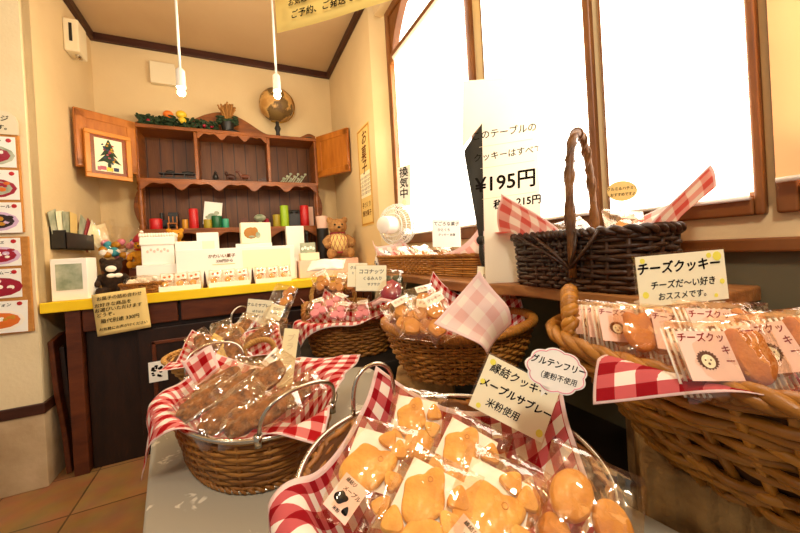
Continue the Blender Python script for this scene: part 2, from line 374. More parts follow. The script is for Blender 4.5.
def twist(mb, path, Rr, r, turns, strands=2, closed=False, n=6):
    path = [Vector(p) for p in path]
    # resample
    k = len(path); K = max(k, int(turns*9)); pts = []
    tot = k if closed else k-1
    for i in range(K if closed else K+1):
        t = i/K*tot; a = int(t); f = t-a
        p0 = path[a % k]; p1 = path[(a+1) % k] if (closed or a+1 < k) else path[-1]; pts.append(p0.lerp(p1, f))
    for s in range(strands):
        out = []; m = len(pts)
        for i in range(m):
            a = pts[(i-1) % m] if closed or i else pts[0]; c = pts[(i+1) % m] if closed or i < m-1 else pts[-1]
            t = (c-a).normalized(); ref = Vector((0, 0, 1)) if abs(t.z) < .95 else Vector((0, 1, 0))
            u = t.cross(ref).normalized(); v = t.cross(u)
            ph = 2*PI*(turns*i/(m if closed else m-1)+s/strands); out.append(pts[i]+(u*math.cos(ph)+v*math.sin(ph))*Rr)
        mb.tube(out, r, n, closed)
def arc(a, b_, hgt, n=14, lean=(0, 0, 0), p=.5):
    """arched handle path from a to b"""
    a, b_ = Vector(a), Vector(b_); out = []
    for i in range(n+1):
        t = PI*i/n; x = (1-math.cos(t))/2; q = a.lerp(b_, x); s = max(0, math.sin(t))**p; q += Vector((0, 0, hgt))*s+Vector(lean)*s; out.append(q)
    return out

def cloth(root_mat, name, label, rx, ry, n, h, bot, half, rot, phis, mat, zb=.012, gap=.006, N_=56, ripple=.10, seed=0, group=None, off=(0, 0), half2=None):
    """a square gingham cloth laid in a basket: inside bottom, up the wall, over the rim, then
    each direction leaves the rim at its own angle (phis: (world-ish angle deg, elevation deg))"""
    me = bpy.data.meshes.new(name); vs = []; uvs = []; hem = []; rn = random.Random(seed); a1 = rn.uniform(0, 6); a2 = rn.uniform(0, 6)
    half2 = half2 or half
    ph = sorted(((a % 360), e) for a, e in phis)
    def elev(th):
        d = math.degrees(th) % 360
        for i in range(len(ph)):
            a, e = ph[i]; a2_, e2 = ph[(i+1) % len(ph)]
            span = (a2_-a) % 360 or 360; t = (d-a) % 360
            if t <= span: t /= span; t = t*t*(3-2*t); return e+(e2-e)*t
        return ph[0][1]
    for j in range(N_+1):
        for i in range(N_+1):
            u, v = 2*i/N_-1, 2*j/N_-1
            f = Vector((u*half+off[0], v*half2+off[1])); f.rotate(Matrix.Rotation(R(rot), 2)); rho = f.length; th = math.atan2(f.y, f.x)
            Rt = rad(th, rx, ry, n)-gap; Rb = Rt*bot*.8; wl = math.hypot(Rt-Rb, h-zb)
            if rho < Rb: q = Vector((f.x, f.y, zb+.003*noise.noise(Vector((f.x*25, f.y*25, seed)))))
            elif rho < Rb+wl:
                t = (rho-Rb)/wl; q = Vector((math.cos(th)*(Rb+(Rt-Rb)*t), math.sin(th)*(Rb+(Rt-Rb)*t), zb+(h+.004-zb)*t))
            else:
                e = rho-Rb-wl; w0 = math.atan2(h-zb, Rt-Rb); tgt = R(elev(th)); st = 12; x = Rt; z = h+.004
                for k in range(st):
                    ee = e*(k+.5)/st; t = min(1, ee/.035); t = t*t*(3-2*t); an = w0+(tgt-w0)*t
                    x += math.cos(an)*e/st; z += math.sin(an)*e/st
                s_ = math.sin(9*th+a1)+.6*math.sin(15*th+a2)
                x += ripple*e*s_*(.5 if tgt > 0 else 1)*(1 if tgt > 0 else .7)+(gap+.012)*min(1, e/.03)*(tgt < 0)
                z += ripple*.5*e*s_*(tgt > 0)
                q = Vector((math.cos(th)*x, math.sin(th)*x, max(z, -.02 if h < .02 else -h*.95)))
            vs.append(q); uvs.append((u*half+5, v*half2+5)); hem.append(1.0 if max(half*(1-abs(u)), half2*(1-abs(v))*1) < 0 or min(half*(1-abs(u)), half2*(1-abs(v))) < .006 else 0.0)
    fs = [(j*(N_+1)+i, j*(N_+1)+i+1, (j+1)*(N_+1)+i+1, (j+1)*(N_+1)+i) for j in range(N_) for i in range(N_)]
    me.from_pydata([tuple(q) for q in vs], [], fs); uvl = me.uv_layers.new(name='UVMap')
    for lp in me.loops: uvl.data[lp.index].uv = uvs[lp.vertex_index]
    at = me.attributes.new('hem', 'FLOAT', 'POINT'); at.data.foreach_set('value', hem)
    me.materials.append(M[mat]); me.shade_smooth()
    o = bpy.data.objects.new(name, me); C.objects.link(o); tag(o, label, 'cloth', group); o.matrix_world = root_mat
    q = o.modifiers.new('solid', 'SOLIDIFY'); q.thickness = .0012; q.offset = 0
    return o
def bend(o, f):
    for q in o.data.vertices: q.co = f(q.co.copy())
    return o
def xf(loc, rz): return Matrix.Translation(loc) @ Matrix.Rotation(R(rz), 4, 'Z')

# ------------------------------------------------------------------ packets
def film(root, w, h, t, seed, mat='film', crimp=.012, name='film'):
    mb = MB(); nu, nv = 14, 18; rn = seed*3.7
    for sgn in (1, -1):
        def fn(u, v, sgn=sgn):
            x = (u-.5)*w; y = (v-.5)*h; a = max(0, 1-abs(2*u-1)**3)*max(0, 1-abs(2*v-1)**4)
            nz = noise.noise(Vector((x*60, y*60, rn+sgn*9)))*.0035+noise.noise(Vector((x*150, y*150, rn+sgn*5)))*.0014
            ed = noise.noise(Vector((x*40, y*40, rn+40)))*.003
            z = t/2+sgn*(a**.55)*t/2*1.15+nz*a**.3+ed
            if v > .9: z += (v-.9)*.10*h
            return (x*(1-.06*a), y, z)
        mb.grid(nu, nv, fn)
    mb.build(name, mat, root, 0)
def outline(fn, n=40): return [(fn(2*PI*i/n)*math.cos(2*PI*i/n), fn(2*PI*i/n)*math.sin(2*PI*i/n)) for i in range(n)]
def bumps(base, bl):
    def f(t):
        s = base
        for a, amp, wd in bl:
            d = (t-R(a)+PI) % (2*PI)-PI; s += amp*math.exp(-(d/R(wd))**2)
        return s
    return f
DUCK = outline(bumps(.034, [(20, .020, 26), (200, .016, 40), (110, .006, 20), (285, .004, 30), (55, -.004, 10)]), 48)
CHICK = outline(bumps(.0145, [(90, .006, 26), (215, .005, 28), (325, .005, 28)]), 36)
OVAL = outline(lambda t: .024*.031/math.hypot(.031*math.cos(t), .024*math.sin(t)), 36)
HEDGE = outline(bumps(.024, [(65, .012, 18), (115, .012, 18), (270, .008, 45)]), 48)
SLAB = outline(lambda t: rad(t, .026, .062, 3.2), 44)
ROUND = outline(lambda t: .021+.0012*math.sin(5*t), 30)
def TM(x, y, z, rz=0, s=1, rx=0): return Matrix.Translation((x, y, z)) @ Matrix.Rotation(R(rz), 4, 'Z') @ Matrix.Rotation(R(rx), 4, 'X') @ Matrix.Scale(s, 4)
def cookie(root, out, t, T, mat, eye=None, name='cookie'):
    mb = MB(); mb.pillow(out, t, T); o = mb.build(name, mat, root, 40)
    if eye:
        e = MB(); pts = [(eye[0]+.0042*math.cos(2*PI*i/16), eye[1]+.0042*math.sin(2*PI*i/16), t*1.0) for i in range(16)]
        e.tube([T @ Vector(p) for p in pts], .0009, 5, True); e.build('eye_ring', 'cookied', o, 0)
    return o
def label_part(root, w, h, T, lines, mat='pinkp', face=None, ink='redink'):
    mb = MB(); mb.box((0, 0, 0), (w, h, .0006), T); p = mb.build('label', mat, root)
    mb = MB()
    for l in lines: text_into(mb, l[0], l[1], l[2], l[3], .0006, bold=l[1]*.02, rot=l[4] if len(l) > 4 else 0)
    mb.v = [T @ q for q in mb.v]; mb.build('lettering', ink, p)
    if face == 'duck':
        mb = MB()
        mb.prism([(x*.22-.006, y*.22-.004) for x, y in DUCK], .0004, .0009, T); mb.prism([(x*.3+.011, y*.3-.013) for x, y in CHICK], .0004, .0009, T); mb.build('duck_print', 'ink', p)
    elif face == 'hedge':
        mb = MB(); pts = []
        for i in range(40): a = 2*PI*i/40; q = .0105+(.0018 if i % 2 else 0); pts.append((q*1.15*math.cos(a)-.004, q*math.sin(a)-.006))
        mb.prism(pts, .0004, .0007, T); mb.cur = 1
        mb.lathe([(.0085, 0), (.0085, .0002)], 20, (-.004, -.0075, .0007), T); mb.cur = 0
        for dx in (-.0035, .0035): mb.lathe([(.0011, 0), (.0011, .0002)], 8, (-.004+dx, -.006, .0009), T)
        mb.lathe([(.0016, 0), (.0016, .0002)], 8, (-.004, -.0105, .0009), T); mb.build('animal_print', ['brownink', 'cream'], p)
    return p
def duck_bag(seed, variant=0):
    r = thing('cookie_bag', 'clear bag of duck biscuits', 'cookie bag')
    w, h, t = .115, .155, .026
    film(r, w, h, t, seed)
    mb = MB(); mb.box((-.004, .02, .0035), (.085, .085, .0008)); mb.build('backing_card', 'white', r)
    if variant == 0:
        cookie(r, DUCK, .013, TM(-.008, .004, .0055, 10, .92), 'cookie', (.022, .012))
        for x, y, a in ((.034, .040, 10), (.036, -.004, 60), (.012, .052, 100), (.030, -.040, -30)): cookie(r, CHICK, .012, TM(x, y, .006, a, .85), 'cookie')
        label_part(r, .044, .050, TM(-.022, -.046, .0222, -20), [('縁結び', .0065, -.006, .019), ('メープル', .008, .004, .008), ('米粉', .006, -.002, -.019)], 'pinkp', 'duck', 'ink')
    else:
        cookie(r, DUCK, .013, TM(-.010, .020, .0055, 60, .8), 'cookie', (.022, .012)); cookie(r, DUCK, .013, TM(.008, -.030, .0055, 200, .75), 'cookie', (.022, .012))
        for x, y, a in ((.034, .036, 10), (.034, .004, 60), (-.034, -.026, 20)): cookie(r, CHICK, .012, TM(x, y, .006, a, .9), 'cookie')
    return r
def oval_bag(seed):
    r = thing('cookie_bag', 'clear bag with two egg biscuits', 'cookie bag'); film(r, .115, .12, .026, seed)
    cookie(r, OVAL, .014, TM(-.022, -.002, .005, -12, 1.05), 'cookied'); cookie(r, OVAL, .014, TM(.026, -.012, .005, 20, .92), 'cookied')
    return r
def slab_bag(seed, lab=True):
    r = thing('cake_bag', 'clear bag', 'cake bag'); film(r, .085, .165, .026, seed)
    mb = MB(); mb.pillow(SLAB, .018, TM(0, -.008, .0045)); rn = random.Random(seed)
    for q in mb.v: q += Vector((noise.noise(q*70)*.004, noise.noise(q*70+Vector((9, 0, 0)))*.004, max(-.002, noise.noise(q*90+Vector((0, 5, 0)))*.005)))
    for i in range(16): mb.ell((rn.uniform(-.02, .02), rn.uniform(-.06, .045), .0215), (.005, .004, .003), 6, 4)
    mb.build('cake', 'cookieb', r, 40)
    if lab:
        mb = MB(); mb.box((0, .062, .0235), (.05, .035, .0006)); p = mb.build('label', 'white', r); lettering(p, [('ブラン', .011, 0, .066), ('米粉', .008, 0, .054)], .0243, 'ink')
    return r
def cheese_bag(seed, tray=True):
    r = thing('cookie_bag', 'clear bag of cheese biscuits', 'cookie bag'); w, h, t = .15, .105, .026
    film(r, w, h, t, seed)
    label_part(r, .066, .062, TM(-.036, .004, .0245), [('チーズクッ', .0125, -.002, .022), ('キ', .0125, .024, .006), ('ー', .0125, .024, -.008)], 'pinkp', 'hedge')
    cookie(r, HEDGE, .014, TM(.030, .004, .0055, -6, 1.12), 'cookiec')
    cookie(r, HEDGE, .014, TM(-.03, 0, .005, 6, .95), 'cookiec')
    if tray:
        mb = MB()
        for i in range(18): mb.tube([(-.068+i*.008, -.044, .003), (-.068+i*.008, .044, .003)], .0022, 4)
        mb.build('corrugated_tray', 'white', r, 0)
    return r
def small_bag(seed, mat='cookied', lab='pinkp', txt='クッキー'):
    r = thing('cookie_bag', 'small clear bag of biscuits', 'cookie bag'); film(r, .085, .115, .026, seed)
    cookie(r, ROUND, .014, TM(-.016, -.022, .005, 0, 1.0), mat); cookie(r, ROUND, .014, TM(.018, -.018, .005, 40, .95), mat); cookie(r, ROUND, .014, TM(0, .014, .005, 80, .9), mat)
    if lab: 
        mb = MB(); mb.box((.01, .038, .0225), (.045, .022, .0006)); p = mb.build('label', lab, r); lettering(p, [(txt, .009, .01, .038)], .0233, 'redink')
    return r

# ================================================================== SETTING
XL, XR, XW, YB, ZC = -.895, .855, .93, 3.15, 2.74
YP = 2.23
sbox('floor', (-2.2, -1.6, -.05), (1.1, 3.3, 0), 'floor')
sbox('ceiling', (-2.2, -1.6, ZC), (1.1, 3.3, ZC+.05), 'ceil')
sbox('wall_back', (XL-.1, YB, 0), (XR+.2, YB+.1, ZC), 'wall')
sbox('wall_left', (XL-.10, YP+.02, 0), (XL, YB, ZC), 'wall')
sbox('wall_front_left', (-2.2, YP, .405), (XL, YP+.10, ZC), 'pierwall')
sbox('wall_front_left_base', (-2.2, YP-.006, 0), (XL+.006, YP+.30, .355), 'stone', .004)
sbox('baseboard_left', (-2.2, YP-.014, .355), (XL+.012, YP+.30, .405), 'darkwood', .004)
mb = MB(); mb.prism([(XR, YB), (XR, 2.09), (XW, 1.965), (XW+.15, 1.965), (XW+.15, YB)], 0, ZC); struct(mb.build('wall_right_corner', 'wall'))
sbox('wall_right_lower', (XW, -1.6, 1.03), (XW+.12, 1.965, 1.075), 'wall')
sbox('wall_right_wainscot', (XW, -1.6, 0), (XW+.12, 1.965, 1.005), 'winsc')
sbox('trim_1', (XW-.022, -1.6, 1.003), (XW+.03, 1.965, 1.03), 'winwood', .004)
mb = MB(); mb.bb((XR+.005, -1.6, 2.55), (XW+.12, 2.0, ZC)); struct(mb.build('wall_right_header', 'wall'))
for i, (a, b_) in enumerate(((1.058, 1.122), (.585, .615), (.268, .286))):
    sbox('wall_right_post', (XW, a, 1.075), (XW+.12, b_, 2.55), 'wall')
# ceiling trims
sbox('trim_2', (XL, YB-.03, ZC-.055), (XR, YB, ZC), 'darkwood', .004)
sbox('trim_3', (XL, YP, ZC-.055), (XL+.03, YB-.03, ZC), 'darkwood', .004)
sbox('trim_4', (XR-.03, -1.6, ZC-.055), (XR, YB-.03, ZC), 'darkwood', .004)

BL = emissive('blind_sun_glow', '#fff7e8', 3.2); BL4 = emissive('blind_shade_glow', '#f2be7c', .5); PANE = emissive('bright_pane', '#fff8ea', 3.5)  # emission stands in for outside daylight, weaker and tanner on the shaded blind
def window(n, y0, y1, z0, z1, w=.024, wb=.04, transom=None):
    """mitre-free frame: two full stiles, rails between them, a slim inner bead and the bright pane"""
    mb = MB(); X0 = XW-.016
    mb.bb((X0, y0, z0), (XW+.05, y0+w, z1)); mb.bb((X0, y1-w, z0), (XW+.05, y1, z1)); mb.bb((X0, y0+w, z0), (XW+.05, y1-w, z0+wb)); mb.bb((X0, y0+w, z1-w), (XW+.05, y1-w, z1))
    o = struct(mb.build('window_%d' % n, 'winwood', bevel=.005, seg=3))
    mb = MB(); mb.bb((XW+.002, y0+w, z0+wb), (XW+.05, y1-w, z0+wb+.012)); mb.build('inner_bead', 'winwood', o, bevel=.003)
    mb = MB(); mb.bb((XW+.045, y0+w, z0+wb), (XW+.049, y1-w, z1-w)); mb.build('pane', PANE, o)
    if transom:
        mb = MB(); mb.bb((X0, y0+w, transom-.03), (XW+.04, y1-w, transom+.03)); mb.build('transom_bar', 'winwood', o, bevel=.005)
        mb = MB(); K = 14
        pts = [(y1-w, z1-w), (y1-w, transom+.03)]+[(y1-w-.02-.16*(i/K)**1.0, transom+.03+(z1-w-transom-.03)*(i/K)**.55) for i in range(K+1)]
        mb.prism(pts, XW-.005, XW+.04, Matrix(((0, 0, 1, 0), (1, 0, 0, 0), (0, 1, 0, 0), (0, 0, 0, 1)))); mb.build('arched_bar', 'winwood', o, bevel=.004)
    return o
def blind(label, y0, y1, z0, z1, mat, bar='white', x=XW-.022):
    mb = MB()
    mb.grid(10, 12, lambda u, v: (x+.002*math.sin(6*u+3*v), y0+(y1-y0)*u, z0+(z1-z0)*v))
    o = mb.build('roller_blind', mat, smooth=0, solid=.001); tag(o, label, 'blind', None)
    mb = MB(); mb.tube([(x, y0, z0), (x, y1, z0)], .005, 8); mb.build('hem_bar', bar, o, 0)
    mb = MB(); mb.tube([(x, y0, z1), (x, y1, z1)], .014, 10); mb.build('roller', bar, o, 0)
    return o
window(1, 1.122, 1.965, 1.075, 2.55, .05, .06, 2.235); window(2, .612, 1.061, 1.075, 2.5, .022, .045); window(3, .284, .588, 1.075, 2.5, .016, .036); window(4, -.35, .270, 1.075, 2.5, .03, .05)
blind('white roller blind, glowing as if sunlit, hanging behind the small electric fan', 1.150, 1.84, 1.130, 2.205, BL)
blind('white roller blind, glowing as if sunlit, behind the large price poster', .640, 1.045, 1.118, 2.44, BL)
blind('white roller blind, glowing as if sunlit, behind the dark willow basket with tall handle', .303, .576, 1.110, 2.44, BL)
blind('beige roller blind, dimmed as if shaded, with pale hem bar beside the sunlit ones', -.30, .262, 1.135, 2.44, BL4, x=XW-.034)

# ================================================================== COUNTER
ct = thing('sideboard', 'long dark wooden sideboard counter with bright yellow top', 'sideboard', (0, 2.69, 0))
def bbp(name, a, b_, mat, par, off=(0, 2.69, 0), bevel=.003):
    mb = MB(); mb.bb([p-q for p, q in zip(a, off)], [p-q for p, q in zip(b_, off)]); return mb.build(name, mat, par, bevel=bevel)
bbp('top', (-.885, 2.245, .852), (.85, 3.145, .88), 'yellow', ct, bevel=.004); bbp('front_lip', (-.887, 2.228, .832), (.852, 2.245, .884), 'yellow', ct, bevel=.004)
for x in (-.775, .80): bbp('leg', (x-.03, 2.25, 0), (x+.03, 2.31, .852), 'counter', ct); bbp('leg', (x-.03, 3.05, 0), (x+.03, 3.11, .852), 'counter', ct)
bbp('carcass', (-.74, 2.285, .0), (.77, 3.1, .852), 'counterd', ct)
for a, b_ in ((-.742, -.33), (-.315, .22), (.235, .765)):
    d = bbp('drawer', (a, 2.256, .715), (b_, 2.285, .84), 'counter', ct, bevel=.006)
for a, b_ in ((-.52, -.08), (-.05, .35), (.38, .74)):
    d = bbp('door', (a, 2.262, .12), (b_, 2.285, .69), 'counterd', ct, bevel=.004)
    mb = MB(); a0, b0 = a+.06, b_-.06
    for p, q in (((a0, .17), (b0, .19)), ((a0, .60), (b0, .62)), ((a0, .17), (a0+.02, .62)), ((b0-.02, .17), (b0, .62))): mb.bb((p[0], 2.255-2.69, p[1]), (q[0], 2.264-2.69, q[1]))
    mb.build('panel_moulding', 'counter', d, bevel=.004)
# leaflet on sideboard door
lf = thing('picture_card', 'white card with dark flower print on sideboard door', 'picture card')
mb = MB(); mb.box((0, 0, 0), (.085, .11, .002)); p = mb.build('paper', 'white', lf)
mb = MB()
rn = random.Random(6)
for i in range(16): mb.ell((rn.uniform(-.026, .026), rn.uniform(-.03, .034), .0012), (rn.uniform(.004, .010), rn.uniform(.004, .008), .0006), 8, 4)
mb.build('flower_print', 'ink', p); lf.matrix_world = Matrix.Translation((-.435, 2.250, .455)) @ Matrix.Rotation(PI/2, 4, 'X')
# notice hanging from counter edge
def flat_on_y(o, P, spin=0, lean=0): o.matrix_world = Matrix.Translation(P) @ Matrix.Rotation(R(90+lean), 4, 'X') @ Matrix.Rotation(R(spin), 4, 'Z'); return o
nt_ = thing('hanging_paper_notice', 'kraft coloured handwritten notice hanging over yellow counter edge', 'notice')
mb = MB(); mb.grid(6, 12, lambda u, v: ((u-.5)*.225, -.20+.215*v, .006*math.sin(PI*u)*(1-v))); p = mb.build('paper', 'kraft', nt_, 0, solid=.0008)
lettering(p, [('お菓子の詰め合わせ', .021, 0, -.012), ('お好きな商品を', .022, -.03, -.045), ('お選びいただけます', .022, -.01, -.07), ('どうぞ。', .022, -.06, -.095), ('箱代別途 330円', .024, -.01, -.128), ('お気軽にお声がけください', .017, .0, -.168)], .008)
flat_on_y(nt_, (-.575, 2.222, .897), 4, 0)

# leaning boards by the sideboard leg
for i, (x, y, l, hh, lab) in enumerate(((-.842, 2.30, .30, .70, 'dark wooden board with live edge leaning by sideboard leg, nearer the wall corner'), (-.815, 2.33, .42, .66, 'dark wooden board leaning right against the sideboard leg'))):
    t = MB(); vs = [(0, 0), (l, 0), (l, hh), (.12, hh+.005), (.0, hh-.02), (-.012, hh*.6), (.008, hh*.3)]
    t.prism(vs, -.011, .011); o = t.build('wooden_board', 'counterd' if i else 'counter', bevel=.004); tag(o, lab, 'board')
    o.matrix_world = Matrix.Translation((x, y, .002)) @ Matrix.Rotation(R(-3.5), 4, 'Y') @ Matrix(((0, 0, 1, 0), (1, 0, 0, 0), (0, 1, 0, 0), (0, 0, 0, 1)))

# ================================================================== HUTCH
HY = 2.90
hu = thing('hutch', 'brown wooden wall hutch with scalloped shelves standing on yellow counter', 'hutch', (0, 3.0, .88))
HO = (0, 3.0, .88)
def hb(name, a, b_, mat='hutch', bevel=.004): return bbp(name, a, b_, mat, hu, HO, bevel)
hb('back_panel', (-.615, 3.118, .882), (.635, 3.13, 2.02), 'hutchback', 0)
hb('top_board', (-.635, HY-.012, 2.0), (.66, 3.12, 2.026)); hb('shelf', (-.62, HY, 1.622), (.64, 3.118, 1.648)); hb('shelf', (-.62, HY, 1.262), (.64, 3.118, 1.286))
hb('side_panel', (-.625, HY, 1.648), (-.60, 3.118, 2.0)); hb('side_panel', (.62, HY, 1.648), (.645, 3.118, 2.0))
hb('divider', (-.262, HY, 1.648), (-.238, 3.118, 2.0)); hb('divider', (.243, HY, 1.648), (.267, 3.118, 2.0))
def scallop(name, x0, x1, z, d, nb, flip=1):
    pts = [(x0, z), (x1, z)]; K = nb*12
    for i in range(K+1):
        t = i/K; x = x1+(x0-x1)*t; q = d*(.45+.35*math.cos(2*PI*nb*t)*flip+.2*math.cos(4*PI*nb*t)); pts.append((x, z-q))
    T = Matrix(((1, 0, 0, 0), (0, 0, 1, HY-.012-3.0), (0, 1, 0, -.88), (0, 0, 0, 1)))
    mb = MB(); mb.prism(pts, 0, .018, T); return mb.build(name, 'hutch', hu, bevel=.003)
scallop('apron', -.238, .243, 2.0, .05, 3); scallop('apron', -.60, .62, 1.624, .062, 5); scallop('apron', -.60, .62, 1.264, .075, 3)
for x in (-.605, .625):
    for z0, z1 in ((1.286, 1.622), (.882, 1.262)):
        Hh = z1-z0; pr = [(.017, 0), (.019, .02), (.012, .035), (.02, .06), (.013, .09), (.019, Hh*.5), (.014, Hh*.75), (.011, Hh-.07), (.02, Hh-.05), (.012, Hh-.03), (.018, Hh-.012), (.018, Hh)]
        mb = MB(); mb.lathe(pr, 14, (x, HY+.018-3.0, z0-.88)); mb.build('turned_post', 'hutch', hu, 50)
for s, x in ((-1, -.612), (1, .632)):
    pts = [(x, .90), (x, 1.66)]
    for i in range(25):
        t = i/24; pts.append((x+s*(.012+.062*(.5-.5*math.cos(2*PI*(t*1.5+.12)))), 1.66-(1.66-.9)*t))
    T = Matrix(((1, 0, 0, 0), (0, 0, 1, 3.085-3.0), (0, 1, 0, -.88), (0, 0, 0, 1)))
    mb = MB(); mb.prism(pts, 0, .02, T); mb.build('wavy_wing', 'hutch', hu, bevel=.003)
# crest board with scroll ends and a central hump
pts = [(-.655, 2.026), (.68, 2.026)]
for i in range(61):
    x = .68-1.335*i/60; z = 2.085
    z += .10*math.exp(-((x+.06)/.27)**4)+.05*math.exp(-((x-.63)/.07)**2)+.035*math.exp(-((x+.60)/.06)**2)
    z += .06*math.exp(-((x+.06)/.16)**2)
    pts.append((x, z))
T = Matrix(((1, 0, 0, 0), (0, 0, 1, 3.095-3.0), (0, 1, 0, -.88), (0, 0, 0, 1)))
mb = MB(); mb.prism(pts, 0, .022, T); mb.build('crest_board', 'hutch', hu, bevel=.004)
def door(x, y, ex, ey, z0, z1, knob):
    d = Vector((ex-x, ey-y, 0)); l = d.length; a = math.atan2(d.y, d.x)
    T = Matrix.Translation((x, y-3.0, z0-.88)) @ Matrix.Rotation(a, 4, 'Z'); Hh = z1-z0
    mb = MB(); mb.box((l/2, 0, Hh/2), (l, .02, Hh), T); o = mb.build('door', 'hutchlight', hu, bevel=.004)
    mb = MB()
    for yy in (-.0125, .0125):
        mb.box((l/2, yy, Hh-.03), (l-.01, .006, .05), T); mb.box((l/2, yy, .03), (l-.01, .006, .05), T); mb.box((.03, yy, Hh/2), (.05, .006, Hh-.02), T); mb.box((l-.03, yy, Hh/2), (.05, .006, Hh-.02), T)
    mb.build('frame', 'hutchlight', o, bevel=.003)
    mb = MB(); mb.ell((l-.03, -.024 if knob > 0 else .024, Hh*.35), .012, 10, 6, T); mb.build('knob', 'darkwood', o, 0)
    return T
door(-.61, 2.895, -.872, 2.70, 1.665, 2.03, 1); door(.648, 2.895, .835, 2.60, 1.69, 2.04, -1)
# framed tree picture hung on the left door
pf = thing('framed_picture', 'wood framed patchwork fir tree picture hanging on left hutch door', 'picture')
w, h = .245, .30
mb = MB()
for c, d in (((0, h/2-.014, 0), (w, .028, .022)), ((0, -h/2+.014, 0), (w, .028, .022)), ((-w/2+.014, 0, 0), (.028, h-.056, .022)), ((w/2-.014, 0, 0), (.028, h-.056, .022))): mb.box(c, d)
mb.build('frame', mottled('orange_pine', '#d98f34', '#c47a24', 6, .4, .05), pf, bevel=.004)
mb = MB(); mb.box((0, 0, -.004), (w-.05, h-.05, .004)); mt_ = mb.build('mount', 'hutch', pf); mb = MB(); mb.box((0, .002, -.0015), (w-.10, h-.09, .003)); mb.build('cream_ground', 'cream', pf)
mb = MB()
for k, yy in enumerate((.068, .028, -.014)):
    ww = .03+.017*k; mb.prism([(-ww, yy-.036), (-ww*.45, yy-.024), (0, yy-.036), (ww*.5, yy-.026), (ww, yy-.036), (ww*.12, yy+.034), (-ww*.12, yy+.034)], -.0005, .002)
mb.box((0, -.064, 0), (.018, .03, .002)); mb.build('tree_print', 'leafg', mt_)
mb = MB(); rn = random.Random(3)
for k in range(22):
    yy = rn.uniform(-.045, .085); xx = rn.uniform(-1, 1)*(.09-yy)*.30; mb.cur = k % 3; mb.box((xx, yy, .0025), (.012, .009, .001), Matrix.Rotation(rn.uniform(-.5, .5), 4, 'Z'))
for k, (xx, yy, ww) in enumerate(((-.034, -.08, .03), (.0, -.085, .034), (.035, -.082, .028), (-.055, -.085, .016))): mb.cur = k % 3; mb.box((xx, yy-.002, .0025), (ww, .024, .001))
mb.build('patches', ['berry', 'brass', 'navy'], mt_)
mb = MB()
for k in range(-3, 4):
    for s in (-1, 1): mb.box((k*.026, s*(h/2-.03), .0), (.010, .006, .003)); mb.box((s*(w/2-.03), k*.034, .0), (.006, .010, .003))
mb.build('border_stitches', 'berry', mt_)
a = math.atan2(2.70-2.895, -.872+.61)
dv = Vector((-.262, -.195, 0)).normalized(); nv = Vector((.195, -.262, 0)).normalized()*1
Pp = Vector((-.61, 2.895, 1.752))+dv*.172+nv*.038
zx = -dv; pf.matrix_world = Matrix(((zx.x, 0, nv.x, Pp.x), (zx.y, 0, nv.y, Pp.y), (0, 1, 0, Pp.z), (0, 0, 0, 1)))

# ---- things on the hutch
def candle(x, z, r, h, mat, label, y=2.97):
    o = thing('candle', label, 'candle', (x, y, z))
    mb = MB(); mb.lathe([(r*.96, 0), (r, .004), (r, h-.004), (r*.93, h), (r*.5, h-.003), (.001, h-.004)], 20); mb.build('wax', mat, o, 50)
    mb = MB(); mb.tube([(0, 0, h-.005), (.001, 0, h+.008)], .0012, 5); mb.build('wick', 'black', o)
    return o
S1 = 1.287; S2 = 1.649
candle(-.535, S1, .040, .078, 'red', 'short wide red candle on the lower hutch shelf'); candle(-.297, S1, .031, .150, 'red', 'tall red candle left of the otter card on hutch shelf')
candle(-.355, S1, .020, .07, 'amber', 'small amber candle left of the tall red candle'); candle(-.205, S1, .028, .066, 'olive', 'short olive candle in front of the otter card', 2.945)
candle(-.145, S1, .036, .095, 'green', 'dark green candle on the lower hutch shelf'); candle(-.085, S1, .024, .072, 'mint', 'small mint candle beside the dark green one')
candle(.293, S1, .030, .10, 'olive', 'medium olive yellow candle beside tall lime candle'); candle(.358, S1, .034, .175, 'lime', 'tall lime green candle on the hutch shelf')
candle(.522, S1, .037, .175, 'red', 'tall red candle at the right end of the hutch shelf')
def figurine(x, z, label, mat, parts, cat='figurine', y=2.99, name='figurine'):
    o = thing(name, label, cat, (x, y, z)); mb = MB()
    for p in parts:
        if p[0] == 'e': mb.ell(p[1], p[2], 12, 8)
        elif p[0] == 'b': mb.box(p[1], p[2])
        elif p[0] == 'c': mb.lathe([(p[2], 0), (p[2], p[3])], 12, p[1])
        elif p[0] == 't': mb.tube(p[1], p[2], 6)
    mb.build('body', mat, o, 40, bevel=.0015); return o
figurine(-.47, S1, 'black toy locomotive on the lower hutch shelf', 'black', [('b', (0, 0, .05), (.13, .05, .05)), ('b', (.035, 0, .10), (.06, .05, .06)), ('c', (-.04, 0, .07), .012, .06)]+[('e', (x, s*.027, .02), (.02, .006, .02)) for x in (-.045, 0, .045) for s in (-1, 1)], 'toy', 3.04, 'toy_locomotive')
figurine(-.43, S1, 'small brown wooden chair ornament beside amber candle', 'hutchlight', [('b', (0, 0, .04), (.06, .05, .008))]+[('b', (x, y, .02), (.006, .006, .04)) for x in (-.025, .025) for y in (-.02, .02)]+[('b', (x, .02, .065), (.006, .006, .06)) for x in (-.025, 0, .025)], 'ornament', 2.95, 'ornament_chair')
figurine(.10, S1, 'brown wooden toy train in the middle of the lower shelf', 'counter', [('b', (-.04, 0, .03), (.07, .045, .04)), ('b', (.045, 0, .03), (.06, .045, .04)), ('b', (-.05, 0, .06), (.04, .04, .03))]+[('e', (x, -.026, .012), (.012, .004, .012)) for x in (-.06, -.02, .025, .06)], 'toy', 2.98, 'toy_train')
